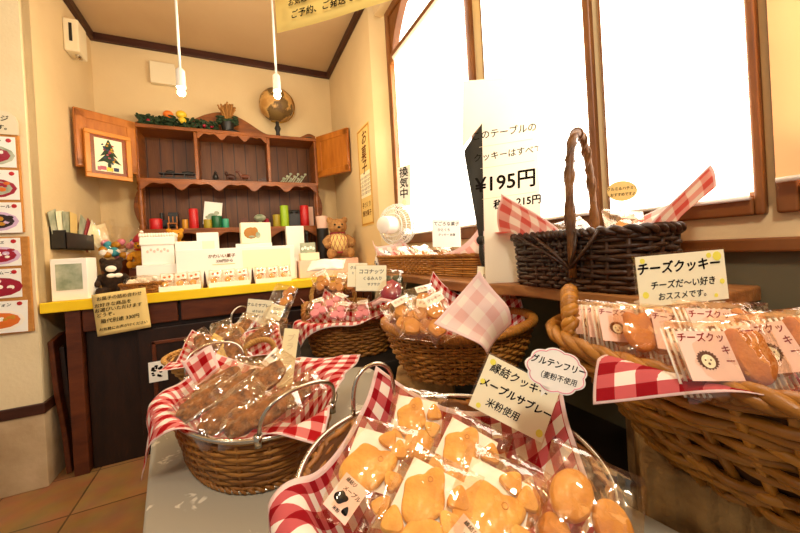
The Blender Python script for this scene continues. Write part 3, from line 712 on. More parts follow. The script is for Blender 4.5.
figurine(.165, S1, 'glass dish with dark filling beside the olive candle', 'photo', [('c', (0, 0, 0), .035, .008), ('c', (0, 0, .0), .012, .05), ('e', (0, 0, .075), (.045, .04, .03))], 'dish', 2.96, 'glass_dish')
figurine(.215, S1, 'small dark red jar next to the olive candle', 'berry', [('c', (0, 0, 0), .022, .055), ('e', (0, 0, .06), (.02, .02, .012))], 'jar', 2.98, 'jar')
figurine(.44, S1, 'black telephone ornament with pale label on hutch shelf', 'black', [('b', (0, 0, .055), (.09, .05, .11)), ('e', (0, 0, .13), (.055, .02, .016)), ('e', (-.04, 0, .12), (.016, .02, .022)), ('e', (.04, 0, .12), (.016, .02, .022)), ('c', (0, 0, .1), .02, .03)], 'ornament', 3.0, 'ornament_telephone')
o = figurine(.58, S1, 'pink paper card standing behind right red candle', 'pinkp', [('b', (0, 0, .09), (.07, .003, .18))], 'card', 3.06, 'paper_card')
figurine(-.37, S2, 'black model bridge of rails on the upper left shelf', 'black', [('b', (0, 0, .012), (.24, .05, .018)), ('b', (0, 0, .05), (.26, .05, .008))]+[('b', (x, y, .03), (.008, .008, .04)) for x in (-.1, -.04, .03, .1) for y in (-.02, .02)]+[('e', (-.06, 0, .065), (.03, .012, .012)), ('e', (.05, 0, .064), (.04, .012, .01))], 'model', 2.98, 'model_bridge')
figurine(-.135, S2, 'small dark bell ornament on the middle upper shelf', 'black', [('c', (0, 0, 0), .026, .012), ('e', (0, 0, .035), (.02, .02, .028)), ('e', (0, 0, .068), (.010, .010, .012))], 'ornament', 2.97, 'ornament_bell')
figurine(-.03, S2, 'dark wooden animal figurine beside the bell ornament', 'darkwood', [('e', (0, 0, .045), (.035, .018, .022)), ('e', (-.03, 0, .07), (.014, .012, .018))]+[('t', [(x, y, 0), (x, y, .045)], .007) for x in (-.022, .022) for y in (-.01, .01)], 'figurine')
figurine(.075, S2, 'brown horse figurine with raised head on the middle shelf', 'counter', [('e', (0, 0, .05), (.04, .016, .02)), ('t', [(-.03, 0, .05), (-.045, 0, .085)], .01), ('e', (-.055, 0, .088), (.018, .009, .010))]+[('t', [(x, y, 0), (x, y, .05)], .006) for x in (-.028, .028) for y in (-.009, .009)], 'figurine')
figurine(.205, S2, 'small dark carved box at right of the middle shelf', 'darkwood', [('b', (0, 0, .015), (.06, .04, .03)), ('b', (.01, 0, .037), (.03, .03, .014))], 'box', 2.98, 'carved_box')
figurine(.43, S2, 'bunch of dried silver sprigs on the upper right shelf', 'photo', [('t', [(-.09+.02*i, 0, .01), (-.06+.02*i+.01*(i % 3), .01*(i % 2), .04+.02*(i % 3))], .005) for i in range(9)]+[('e', (-.06+.02*i+.01*(i % 3), 0, .045+.02*(i % 3)), (.012, .01, .010)) for i in range(9)], 'dried plant', 2.98, 'dried_sprigs')
# otter card
oc = thing('picture_card', 'white card with grey animal print standing between red and green candles', 'card', (-.185, 3.01, S1)); mb = MB(); mb.box((0, 0, .125), (.125, .002, .185), Matrix.Rotation(R(6), 4, 'Y') @ Matrix.Rotation(R(-10), 4, 'X')); p = mb.build('paper', 'white', oc)
mb = MB(); T = Matrix.Rotation(R(6), 4, 'Y') @ Matrix.Rotation(R(-10), 4, 'X')
for c, r_ in (((0, -.0015, .10), (.036, .001, .026)), ((.026, -.0015, .13), (.018, .001, .016)), ((-.03, -.0015, .09), (.02, .001, .014))): mb.ell(c, r_, 16, 8, T)
mb.build('animal_print', 'photo', p)
# garland with fruits, dried plant pot, globe on hutch top
g = thing('garland', 'dark leafy garland with orange and yellow fruit on hutch top', 'garland', (-.36, 2.99, 2.026)); mb = MB(); rn = random.Random(5)
for i in range(260):
    x = rn.uniform(-.24, .25); c = (x, rn.uniform(-.05, .05), .018+rn.uniform(0, .075)); mb.ell(c, (.027, .014, .008), 6, 4, Matrix.Translation(c) @ Matrix.Rotation(rn.uniform(0, 6), 4, 'Z') @ Matrix.Rotation(rn.uniform(-1, 1), 4, 'Y') @ Matrix.Translation((-c[0], -c[1], -c[2])))
mb.build('leaves', 'leafg', g)
mb = MB()
for x in (.10, .17, .22, -.18): mb.ell((x, -.04, .045), .014, 8, 6)
mb.build('red_berries', 'berry', g, 0)
mb = MB(); mb.ell((-.06, -.02, .108), (.034, .034, .03)); mb.build('orange_fruit', 'orange', g, 0)
mb = MB(); mb.ell((.022, -.02, .118), (.036, .034, .03)); mb.ell((.03, -.05, .065), (.026, .026, .022)); mb.build('yellow_fruit', 'yel', g, 0)
dp = thing('dried_plant', 'dark pot of dried golden flowers on top of hutch', 'plant', (-.03, 2.99, 2.026)); mb = MB(); mb.lathe([(.03, 0), (.045, .05), (.05, .1), (.042, .1)], 16); mb.ell((.03, -.02, .02), (.06, .03, .02)); mb.build('pot', 'black', dp, 50)
mb = MB(); rn = random.Random(2)
for i in range(46):
    a = rn.uniform(0, 6.3); r_ = rn.uniform(.01, .065); mb.tube([(0, 0, .08), (r_*math.cos(a)*.5, r_*math.sin(a)*.5, .15), (r_*math.cos(a), r_*math.sin(a), .2+rn.uniform(0, .05))], [.002, .003, .007], 5)
mb.build('dried_flowers', 'dried', dp, 0)
mb = MB()
for i in range(30): a = rn.uniform(0, 6.3); mb.ell((.06*math.cos(a), .05*math.sin(a), .09+rn.uniform(0, .05)), (.024, .012, .01), 6, 4)
mb.build('leaves', 'leafg', dp)
gl = thing('globe', 'antique brown desk globe on dark stand atop the hutch', 'globe', (.350, 3.02, 2.026))
mb = MB(); mb.ell((0, 0, .30), .138, 32, 20); mb.build('ball', 'globe', gl, 0)
mb = MB(); mb.tube([(.148*math.sin(t), 0, .30+.148*math.cos(t)) for t in [R(20)+R(180)*i/24 for i in range(25)]], .006, 8); mb.build('meridian_arm', 'brass', gl, 0)
mb = MB(); mb.lathe([(.07, 0), (.065, .012), (.02, .03), (.014, .07), (.026, .1), (.014, .13), (.016, .155)], 20); mb.build('stand', 'black', gl, 50)
figurine(.60, 2.027, 'small dark dish at the right end of the hutch top', 'black', [('c', (0, 0, 0), .05, .02), ('e', (.0, 0, .025), (.04, .03, .015))], 'dish', 2.99, 'dish')

# ================================================================== COUNTER DISPLAY
CZ = .881
def plush(label, loc, rz, s, mat, pose_='sit', name='teddy_bear', snout='cream'):
    r = thing(name, label, 'soft toy', loc, rz); mb = MB()
    mb.ell((0, 0, .36*s), (.26*s, .23*s, .33*s)); mb.ell((0, -.03*s, .80*s), (.24*s, .22*s, .21*s))
    for k in (-1, 1):
        mb.ell((k*.19*s, 0, .98*s), (.085*s, .05*s, .085*s)); mb.tube([(k*.2*s, -.03*s, .55*s), (k*.34*s, -.14*s, .42*s), (k*.30*s, -.26*s, .34*s)], [.085*s, .085*s, .075*s], 10); mb.ell((k*.30*s, -.27*s, .34*s), .085*s)
        mb.tube([(k*.14*s, -.05*s, .14*s), (k*.24*s, -.36*s, .11*s)], [.12*s, .105*s], 10); mb.ell((k*.245*s, -.40*s, .125*s), (.10*s, .075*s, .13*s))
    mb.ell((0, -.22*s, .745*s), (.11*s, .10*s, .085*s))
    o = mb.build('body', mat, r, 0); q = o.modifiers.new('remesh', 'REMESH'); q.mode = 'VOXEL'; q.voxel_size = .028*s; q.use_smooth_shade = True
    mb = MB()
    for k in (-1, 1): mb.ell((k*.09*s, -.225*s, .845*s), .026*s, 8, 6)
    mb.build('eyes', 'black', r, 0)
    mb = MB(); mb.ell((0, -.315*s, .77*s), (.04*s, .025*s, .03*s), 8, 6); mb.build('nose', 'black', r, 0)
    return r
def vest(r, s, mat, trim):
    mb = MB(); pr = [(.20*s, .13*s), (.275*s, .25*s), (.285*s, .38*s), (.25*s, .52*s), (.17*s, .64*s)]
    mb.lathe(pr, 24, (0, 0, 0), None, 1, .93); o = mb.build('vest', mat, r, 60)
    mb = MB()
    for z, q in ((.15*s, .222*s), (.64*s, .18*s)): mb.tube([(q*math.cos(a), q*.93*math.sin(a), z) for a in [2*PI*i/24 for i in range(24)]], .022*s, 6, True)
    for i in range(16):
        a = 2*PI*i/16
        for d in (1, -1): mb.tube([(pr_[0]*1.012*math.cos(a+d*j*.2), pr_[0]*.94*math.sin(a+d*j*.2), pr_[1]) for j, pr_ in enumerate(pr)], .006*s, 4)
    mb.build('trim_pattern', trim, o, 0)
def cbox(name, label, cat, a, b_, mat, rz=0, bevel=.003, kids=None, group=None):
    c = Vector([(p+q)/2 for p, q in zip(a, b_)]); r = thing(name, label, cat, (c.x, c.y, a[2]), rz, group); mb = MB(); d = [abs(q-p) for p, q in zip(a, b_)]
    mb.box((0, 0, d[2]/2), d); o = mb.build('box', mat, r, bevel=bevel)
    if kids: kids(r, d)
    return r
def front(T0=0): return Matrix(((1, 0, 0, 0), (0, 0, -1, 0), (0, 1, 0, 0), (0, 0, 0, 1)))
def front_text(r, y, lines, mat='ink', name='lettering'):
    """lettering on a face looking to -y at local y"""
    mb = MB()
    for l in lines: text_into(mb, l[0], l[1], l[2], l[3], 0, bold=l[1]*.02)
    T = Matrix.Translation((0, y, 0)) @ front(); mb.v = [T @ q for q in mb.v]; return mb.build(name, mat, r)
# white box with grey photo
def k(r, d):
    mb = MB(); mb.box((.0, -d[1]/2-.0012, d[2]*.56), (d[0]*.72, .002, d[2]*.62)); mb.build('photo_print', 'photo', r)
cbox('display_box', 'white box with grey photo at the left end of yellow counter', 'box', (-.865, 2.30, CZ), (-.715, 2.40, CZ+.215), 'white', -6, kids=k)
# leaflet rack on left wall
lr = thing('leaflet_rack', 'black rack of leaflets fixed to the left wall', 'rack', (XL, 2.58, 1.15)); mb = MB()
mb.bb((.002, -.19, 0), (.006, .19, .12)); mb.bb((.062, -.19, 0), (.066, .19, .09)); mb.bb((.002, -.19, 0), (.066, .19, .005)); mb.bb((.002, -.19, 0), (.066, -.186, .10)); mb.bb((.002, .186, 0), (.066, .19, .10)); mb.build('tray', 'black', lr)
for i, (y, a, mm) in enumerate(((-.12, -18, 'photo'), (-.08, -10, 'cream'), (-.04, -5, 'photo'), (.0, 4, 'kraft'), (.06, 22, 'photo'), (.10, 34, 'berry'), (.12, 40, 'cream'))):
    T = Matrix.Translation((.012+.007*i, y, .01)) @ Matrix.Rotation(R(-a), 4, 'X'); mb = MB(); mb.bb((-.001, -.045, 0), (.001, .045, .205), T); o = mb.build('leaflet', mm, None)
    tag(o, ('leaflet with grey print standing in the wall rack', 'pale cream leaflet standing in the wall rack', 'leaflet with grey print standing in the wall rack', 'kraft brown leaflet standing in the wall rack', 'leaflet with grey print standing in the wall rack', 'dark red leaflet leaning out of the wall rack', 'cream leaflet leaning furthest right in the wall rack')[i], 'leaflet', 'leaflets in the wall rack'); o.location = (XL, 2.58, 1.15)
# gift bouquet
bq = thing('gift_bouquet', 'cellophane wrapped gift bouquet with blue and pink sweets near wall corner', 'bouquet', (-.725, 2.78, CZ)); mb = MB(); mb.lathe([(.05, 0), (.075, .1), (.085, .20), (.08, .2)], 18); mb.build('pot', 'counter', bq, 50)
rn = random.Random(11); mb = MB()
for i in range(26): mb.cur = i % 4; a = rn.uniform(0, 6.3); q = rn.uniform(.0, .10); mb.ell((q*math.cos(a), q*.7*math.sin(a), .22+rn.uniform(0, .10)), (.025, .02, .022), 8, 6)
mb.build('sweets', ['pinkc', 'teal', 'amber', 'white'], bq, 0)
mb = MB()
for a, tl in ((-28, .2), (-12, .24), (10, .2), (30, .22), (48, .19)):
    T = Matrix.Translation((0, 0, .22)) @ Matrix.Rotation(R(a), 4, 'Y'); mb.grid(4, 6, lambda u, v: ((u-.5)*(.03+.08*v), .01*math.sin(5*u+a), v*tl), T)
mb.build('cellophane', 'film', bq, 0)
mb = MB()
for a, x in ((-26, -.05), (-18, -.03)): mb.grid(3, 4, lambda u, v: ((u-.5)*(.03+.05*v), .004*u, v*.2), Matrix.Translation((x, .02, .24)) @ Matrix.Rotation(R(a), 4, 'Y'))
mb.build('paper_fan', 'cream', bq, 0)
# dark plush with bow, doll, yellow bear, vest bear
p = plush('dark brown plush toy with cream muzzle beside small woven basket', (-.655, 2.43, CZ), 10, .20, 'furd'); mb = MB(); mb.ell((0, -.05, .148), (.024, .022, .018)); mb.build('muzzle', 'cream2', p, 0); mb = MB(); mb.ell((.03, -.06, .11), (.02, .008, .012)); mb.ell((-.0, -.06, .11), (.02, .008, .012)); mb.build('ribbon_bow', 'cream2', p, 0)
def k(r, d): pass
cbox('display_box', 'brown box under the small red hatted teddy', 'box', (-.63, 2.64, CZ), (-.50, 2.77, CZ+.14), 'counter')
p = plush('small teddy in red hat and red scarf beside the cellophane bouquet', (-.565, 2.69, CZ+.141), -10, .18, 'fury'); mb = MB(); mb.lathe([(.048, .165), (.05, .18), (.035, .205), (.012, .225)], 16); mb.build('hat', 'berry', p, 60); mb = MB(); mb.lathe([(.034, .110), (.044, .118), (.034, .128)], 16); mb.build('scarf', 'red', p, 60); mb = MB(); mb.ell((0, 0, .228), .012, 8, 6); mb.build('pompom', 'cream2', p, 0)
# woven tray basket with bag
wb = thing('woven_basket', 'small woven tray basket at the front edge of yellow counter', 'basket', (-.505, 2.345, CZ), -8); weave(wb, .092, .06, 4, .055, .85, 6, 20, .0045, .003, 'wick', .001, seed=4)
mb = MB(); twist(mb, rim_path(.094, .062, 4, .057), .003, .004, 30, 2, True, 5); mb.build('rim', 'wick', wb, 0)
cbag = thing('sweets_bag', 'clear bag of pale meringue sweets lying in small woven basket', 'bag', (-.505, 2.345, CZ+.012)); film(cbag, .17, .11, .06, 5); mb = MB(); rn = random.Random(8)
for i in range(34): mb.ell((rn.uniform(-.065, .065), rn.uniform(-.038, .038), .008+rn.uniform(0, .038)), rn.uniform(.011, .016), 8, 6)
mb.build('sweets', 'cream2', cbag, 0); pose(cbag, (-.505, 2.36, CZ+.03), 35, 0, 25)
# riser + sign board + lace box
cbox('display_riser', 'white step riser behind the white sign board on counter', 'riser', (-.555, 2.47, CZ), (.36, 2.62, CZ+.155), 'white')
sb_ = cbox('sign_board', 'long white sign board leaning behind the row of cookie trays', 'sign', (-.352, 2.445, CZ), (.345, 2.453, CZ+.235), 'white')
mb = MB(); mb.box((.17, -.005, .15), (.30, .001, .13)); mb.build('pale_print', 'cream', sb_); front_text(sb_, -.0062, [('かわいい菓子', .026, -.10, .185), ('330円から', .022, -.085, .153)], 'brownink'); mb = MB(); mb.box((-.09, -.0052, .133), (.13, .001, .003)); mb.build('underline', 'yellow', sb_)
def k(r, d):
    mb = MB()
    for i in range(13):
        for sy in (-1, 1): mb.ell((-d[0]/2+d[0]*i/12, sy*d[1]/2, d[2]), (.011, .009, .014), 8, 6)
    for i in range(6):
        for sx in (-1, 1): mb.ell((sx*d[0]/2, -d[1]/2+d[1]*i/5, d[2]), (.010, .011, .014), 8, 6)
    mb.build('lace_edge', 'cream2', r, 0); mb = MB()
    for i in range(7): mb.ell((-.05+.017*i, -d[1]/2-.001, d[2]*.45+.01*(i % 2)), (.007, .001, .009), 8, 4)
    mb.build('flower_print', 'pinkp', r); mb = MB(); mb.box((0, 0, d[2]*.80), (d[0]+.012, d[1]+.012, .05)); mb.build('lid', 'white', r, bevel=.005)
cbox('lace_box', 'white gift box with lace edged lid in front of yellow bear', 'box', (-.53, 2.49, CZ+.156), (-.365, 2.60, CZ+.335), 'white', kids=k)
cbox('display_box', 'wooden box under the honey yellow teddy behind the lace box', 'box', (-.50, 2.66, CZ), (-.33, 2.78, CZ+.19), 'counter')
plush('honey yellow teddy peeking over the white lace edged box', (-.385, 2.715, CZ+.191), 12, .19, 'fury')
# cards, boxes behind the sign board
def k1(r, d): mb = MB(); mb.box((0, -d[1]/2-.001, d[2]*.5), (d[0]*.6, .001, d[2]*.4)); mb.build('print', 'cream', r)
cbox('gift_box', 'plain white upright gift box left of the picture box', 'box', (-.245, 2.53, CZ+.156), (-.12, 2.60, CZ+.345), 'white', kids=k1)
def k2(r, d): mb = MB(); [mb.ell((-.045+.018*i, -d[1]/2-.001, .04), (.010, .001, .012), 8, 4) for i in range(6)]; mb.build('orange_print', 'orange', r)
cbox('gift_box', 'low white gift box with small orange print beside lace box', 'box', (-.36, 2.50, CZ+.156), (-.215, 2.525, CZ+.29), 'white', kids=k2)
def k3(r, d):
    mb = MB(); y = -d[1]/2-.001; mb.ell((-.035, y, .07), (.045, .001, .04), 14, 6); mb.ell((-.01, y-.001, .08), (.022, .001, .03), 10, 6); mb.build('brown_print', 'dried', r); mb = MB(); mb.ell((.01, y-.002, .055), (.016, .001, .022), 10, 6); mb.ell((-.03, y-.002, .045), (.02, .001, .008), 8, 4); mb.build('dark_print', 'photo', r)
cbox('support_box', 'flat white box under the tilted picture box', 'box', (-.02, 2.53, CZ+.156), (.21, 2.615, CZ+.262), 'white')
cbox('picture_box', 'white box with brown bird picture at the centre of counter', 'box', (.012, 2.535, CZ+.263), (.205, 2.60, CZ+.405), 'cream', 7, kids=k3)
def k4(r, d): mb = MB(); mb.box((.01, -d[1]/2-.012, .03), (.04, .02, .05)); mb.build('brown_pack', 'amber', r)
cbox('gift_box', 'white gift box with small amber pack left of seated bear', 'box', (.325, 2.66, CZ), (.455, 2.72, CZ+.385), 'white', kids=k4)
def k5(r, d): mb = MB(); [mb.ell((-.04+.02*i, -d[1]/2-.001, .03+.008*(i % 2)), (.01, .001, .012), 8, 4) for i in range(5)]; mb.build('white_print', 'white', r)
cbox('picture_card', 'dark picture card with white shapes standing on the pale pink box', 'card', (.405, 2.555, CZ+.176), (.515, 2.565, CZ+.25), 'photo', kids=k5)
cbox('gift_box', 'low yellow topped box under the dark picture card', 'box', (.395, 2.50, CZ+.121), (.53, 2.59, CZ+.175), 'cream')
cbox('pink_box', 'pale pink box beside the long white sign board', 'box', (.37, 2.42, CZ), (.80, 2.66, CZ+.12), 'pinkp')
tb = plush('seated tan teddy in checked vest on the pale pink box', (.69, 2.55, CZ+.121), -8, .30, 'fur'); vest(tb, .30, 'kraft', 'berry')
figurine(.50, CZ, 'dark slim bottle with white cap beside the hutch post', 'black', [('c', (0, 0, 0), .028, .25), ('c', (0, 0, .25), .012, .06), ('e', (0, 0, .33), (.014, .014, .025))], 'bottle', 2.80, 'bottle')
o = figurine(.63, CZ, 'dark tall mug with pink top at the right end of hutch', 'black', [('c', (0, 0, 0), .05, .37)], 'mug', 2.80, 'mug'); mb = MB(); mb.lathe([(.04, .35), (.045, .42), (.05, .47), (.04, .47)], 16); mb.build('pink_top', 'pinkp', o, 40)
# cookie trays in front
def tray(x, w, label):
    r = thing('display_tray', label, 'tray', (x, 2.355, CZ)); mb = MB(); mb.bb((-w/2, -.05, 0), (w/2, .05, .004)); mb.bb((-w/2, -.052, 0), (w/2, -.048, .028)); mb.bb((-w/2, .048, 0), (w/2, .052, .09)); mb.bb((-w/2, -.05, 0), (-w/2+.003, .05, .04)); mb.bb((w/2-.003, -.05, 0), (w/2, .05, .04)); mb.build('box', 'white', r); return r
for x, w, lab in ((-.318, .205, 'white card tray of cookie packets next to small woven basket'), (-.062, .225, 'white card tray of cookie packets in the middle of counter front'), (.19, .215, 'white card tray of cookie packets beside the pale pink box')): tray(x, w, lab)
for x in (-.195, .068):
    o = thing('divider_stick', 'dark wooden divider stick between white trays, %s' % ('nearer the woven basket' if x < 0 else 'nearer the pale pink box'), 'divider', (x, 2.34, CZ)); mb = MB(); mb.lathe([(.013, 0), (.008, .03), (.005, .08), (.001, .10)], 8); mb.build('stick', 'darkwood', o)
pk = None
for i, x in enumerate((-.385, -.315, -.25, -.14, -.065, .01, .115, .19, .262)):
    lab = 'small clear cookie packet with pale label standing in a white counter tray'
    if pk is None:
        pk = thing('cookie_packet', lab, 'cookie packet', group='cookie packets in the counter trays'); film(pk, .075, .095, .028, 3); cookie(pk, ROUND, .012, TM(-.008, -.016, .007, 0, .85), 'cookie'); cookie(pk, ROUND, .012, TM(.012, .012, .007, 40, .75), 'cookiec')
        mb = MB(); mb.box((0, .022, .0245), (.055, .036, .0006)); p = mb.build('label', 'white', pk); mb = MB(); mb.ell((-.012, .02, .0252), (.008, .006, .0004), 8, 4); mb.ell((.012, .024, .0252), (.006, .008, .0004), 8, 4); mb.build('print', 'orange', p); o = pk
    else: o = dup(pk)
    pose(o, (x, 2.35, CZ+.052), 72, (-4, 3, 5)[i % 3], 25)

# ================================================================== DESSERT BOARD, WALL THINGS
db = thing('hanging_notice_board', 'cork backed dessert notice board on the left wall pier', 'notice board', (-1.06, YP, .755)); mb = MB(); mb.bb((-.2, -.016, 0), (.155, -.001, .455)); mb.bb((-.2, -.016, .475), (.142, -.001, .80)); mb.bb((-.2, -.016, .80), (.142, -.001, .935)); mb.build('board', 'cork', db, bevel=.003)
hd = thing('header_sign', 'rounded beige header sign above the dessert photos', 'sign', (-1.06, YP-.0165, 1.69)); mb = MB(); T = front()
mb.prism([(-.2, 0), (.147, 0), (.147, .055), (.138, .085), (.115, .105), (.08, .113), (-.2, .118)], 0, .004, T); mb.build('panel', 'beige', hd); front_text(hd, -.005, [('ージ', .03, .085, .072), ('です。', .026, .085, .030)])
foods = [('glass dish of white cream and red berries', ['berry', 'cream2', 'photo']), ('fruit filled glass dessert cups', ['photo', 'orange', 'berry']), ('dark chocolate roll cake with fruit', ['choc', 'amber', 'purple']), ('red berry parfait with whipped cream', ['berry', 'cream2', 'purple']), ('deep red berry mousse swirled with cream', ['berry', 'cream2', 'berry']), ('baked orange dessert on a white plate', ['orange', 'amber', 'cream2'])]
names = ['かぼちゃ', 'ゼリー', 'チョコロール', 'パフェ', 'ベリームース', 'シフォン']
for i, ((desc, cols), (z1, z0, x1)) in enumerate(zip(foods, ((1.678, 1.535, .132), (1.522, 1.383, .136), (1.370, 1.228, .138), (1.203, 1.073, .128), (1.060, .925, .124), (.912, .765, .136)))):
    r = thing('dessert_picture', 'dessert photo card of %s on board' % desc, 'photo card', (-1.06, YP-.017, z0)); h = z1-z0; mb = MB(); mb.prism([(-.08, 0), (x1, 0), (x1, h), (-.08, h)], 0, .003, T if i < 5 else T @ Matrix.Rotation(R(-2), 4, 'Z')); p = mb.build('paper', 'white', r)
    cx = .045; rn = random.Random(i+20); mb = MB()
    mb.cur = 2; mb.ell((cx, -.0036, h*.38), (.085, .0008, h*.33), 20, 6); mb.cur = 0; mb.ell((cx, -.0042, h*.38), (.07, .0008, h*.25), 20, 6)
    for q in range(14): mb.cur = q % 3; mb.ell((cx+rn.uniform(-.06, .06), -.0048, h*.42+rn.uniform(-.02, .022)), (rn.uniform(.008, .016), .0008, rn.uniform(.006, .011)), 8, 4)
    mb.build('dessert_print', cols, p); front_text(p, -.0036, [(names[i], .018, .05, h*.86)])
    mb = MB(); mb.ell((x1-.022, -.0036, h*.88), (.010, .0008, .010), 10, 4); mb.build('red_stamp', 'red', p)
wd = thing('wall_dispenser', 'beige box with dark slot high on the left wall', 'wall box', (XL, 2.76, 2.37)); mb = MB(); mb.bb((.001, -.065, 0), (.075, .065, .20)); mb.build('case', 'beige', wd, bevel=.008); mb = MB(); mb.bb((.03, -.067, .06), (.045, -.064, .17)); mb.build('slot', 'black', wd); mb = MB(); mb.ell((.05, .0, -.004), (.016, .03, .012)); mb.build('nozzle', 'metal', wd, 0)
wx = thing('wall_box', 'white square box on back wall behind pendant lamp', 'wall box', (-.458, YB, 2.42)); mb = MB(); mb.bb((-.083, -.05, 0), (.083, -.001, .165)); mb.build('cover', 'beige', wx, bevel=.006)
# notices on right wall / window frame (local x along -y, facing -x)
FX = lambda P: Matrix(((0, 0, -1, P[0]), (-1, 0, 0, P[1]), (0, 1, 0, P[2]), (0, 0, 0, 1)))
o = thing('wall_poster', 'tall kraft coloured paper notice on the right wall corner', 'poster'); mb = MB(); mb.box((0, 0, 0), (.25, .72, .002)); p = mb.build('paper', 'kraft', o); mb = MB()
for c, d in (((-.115, 0, .0015), (.012, .70, .001)), ((.115, 0, .0015), (.012, .70, .001)), ((0, -.345, .0015), (.24, .012, .001)), ((0, .345, .0015), (.24, .012, .001))): mb.box(c, d)
mb.build('border', 'amber', p); mb = MB(); mb.box((0, -.06, .0013), (.2, .18, .001)); mb.build('pale_panel', 'cream', p); lettering(p, [('お', .11, .02, .27), ('菓', .11, .0, .16), ('子', .11, .0, .06)]+[('いろいろあります', .026, 0, -.01-.028*i) for i in range(5)]+[('手づくり', .045, 0, -.21), ('焼き菓子', .045, 0, -.27)], .0022, 'brownink'); o.matrix_world = FX((XR-.0015, 2.315, 1.587))
o = thing('window_notice', 'white handwritten notice on window frame above the electric fan', 'notice'); mb = MB(); mb.box((0, 0, 0), (.17, .235, .0015)); p = mb.build('paper', 'white', o)
mb = MB()
for i, ch in enumerate('換気中'): text_into(mb, ch, .062, 0, .078-.062*i, .0013, bold=.0012, squeeze=1.9, shear=0)
mb.build('lettering', 'ink', p); mb = MB(); mb.ell((0, -.095, .001), (.03, .016, .0004), 14, 4); mb.build('round_print', 'cream', p); o.matrix_world = FX((.8975, 1.785, 1.415)) @ Matrix.Rotation(R(-6), 4, 'Z')

# pendant lamps
BULB = emissive('lamp_bulb', '#fff0c8', 30)
for x, z, lab in ((-.221, 1.925, 'bare bulb pendant lamp hanging before the white wall box'), (.241, 1.975, 'bare bulb pendant lamp hanging in front of the globe')):
    o = thing('pendant_lamp', lab, 'lamp', (x, 2.0, z)); mb = MB(); mb.tube([(0, 0, .09), (0, 0, ZC-z-.02)], .006, 8); mb.build('cord', 'plastic', o, 0); mb = MB(); mb.lathe([(.012, .095), (.02, .085), (.022, .0), (.017, -.004)], 16); mb.build('socket', 'plastic', o, 50)
    mb = MB(); mb.lathe([(.05, ZC-z-.025), (.05, ZC-z-.001)], 16); mb.build('ceiling_rose', 'plastic', o, 40); mb = MB(); mb.lathe([(.010, -.003), (.011, -.008), (.017, -.020), (.018, -.030), (.012, -.040), (.003, -.044)], 16); mb.build('bulb', BULB, o, 60)
    l = bpy.data.lights.new('pendant_light', 'POINT'); l.energy = 9; l.color = (1, .80, .52); l.shadow_soft_size = .04; lo = bpy.data.objects.new('pendant_light', l); C.objects.link(lo); lo.location = (x, 2.0, z-.09)
# banner
bn = thing('hanging_banner', 'yellow handwritten paper banner hung from the ceiling', 'banner', (.193, 1.496, 1.99)); L_ = .80; mb = MB(); mb.grid(10, 3, lambda u, v: (u*L_, .006*math.sin(7*u), v*.145)); p = mb.build('paper', 'bannerp', bn, 0, solid=.001)
front_text(bn, -.009, [('お気軽に、お手軽に お贈りもの、お手みやげ', .030, .37, .100), ('ご予約、ご発送できます… お問合せください', .036, .44, .048)]); mb = MB()
for x in (.012, L_-.02): mb.tube([(x, 0, .14), (x, 0, ZC-1.99-.001)], .0025, 6)
mb.build('strings', 'brass', bn); bn.rotation_euler = (0, 0, math.atan2(1.144-1.496, .583-.193))

# ================================================================== TABLES
tt = thing('display_table', 'low display table hidden under grey patterned cloth', 'table', (.175, .61, 0), 9); mb = MB(); mb.box((0, 0, .595), (.62, 1.14, .04)); mb.build('top', 'bench', tt)
for x in (-.28, .28):
    for y in (-.53, .53): mb = MB(); mb.box((x, y, .2875), (.05, .05, .575)); mb.build('leg', 'bench', tt)
def rrect(hx, hy, r, n=8): return [(sx*(hx-r)+r*math.cos(a), sy*(hy-r)+r*math.sin(a)) for sx, sy, a0 in ((1, 1, 0), (-1, 1, 90), (-1, -1, 180), (1, -1, 270)) for a in [R(a0+90*i/n) for i in range(n+1)]]
mb = MB(); o1 = rrect(.325, .585, .06); n_ = len(o1); vs = [(x*k, y*k, z) for k, z in ((1-.02, .6175), (1, .612), (1.008, .59)) for x, y in o1]
for q in (.4, .2): vs += [(x*(1.012+.012*math.sin(i*1.3)), y*(1.008+.008*math.sin(i*1.3)), q) for i, (x, y) in enumerate(o1)]
fs = [tuple(range(n_))]+[(a*n_+i, a*n_+(i+1) % n_, (a+1)*n_+(i+1) % n_, (a+1)*n_+i) for a in range(4) for i in range(n_)]
mb.add(vs, fs); o = mb.build('tablecloth', 'cloth_grey', None, 50); tag(o, 'grey tablecloth with pale woven pattern covering the front display table', 'tablecloth'); o.matrix_world = xf((.175, .61, 0), 9)
TZ = .6185
# dark benches
bn2 = thing('display_bench', 'dark wooden bench behind the grey table carrying straw baskets', 'bench', (.27, 1.62, 0)); mb = MB(); mb.box((0, 0, .57), (1.0, .74, .06)); mb.build('top', 'bench', bn2, bevel=.004)
for x in (-.46, .46): mb = MB(); mb.box((x, 0, .27), (.05, .70, .54)); mb.build('side_support', 'bench', bn2)
bn3 = thing('side_bench', 'dark low bench along the window wall under the big basket', 'bench', (.772, .35, 0)); mb = MB(); mb.box((0, 0, .50), (.305, 1.75, .05)); mb.build('top', 'bench', bn3, bevel=.004)
for y in (-.8, .8): mb = MB(); mb.box((0, y, .2375), (.28, .05, .475)); mb.build('side_support', 'bench', bn3)
BZ = .60
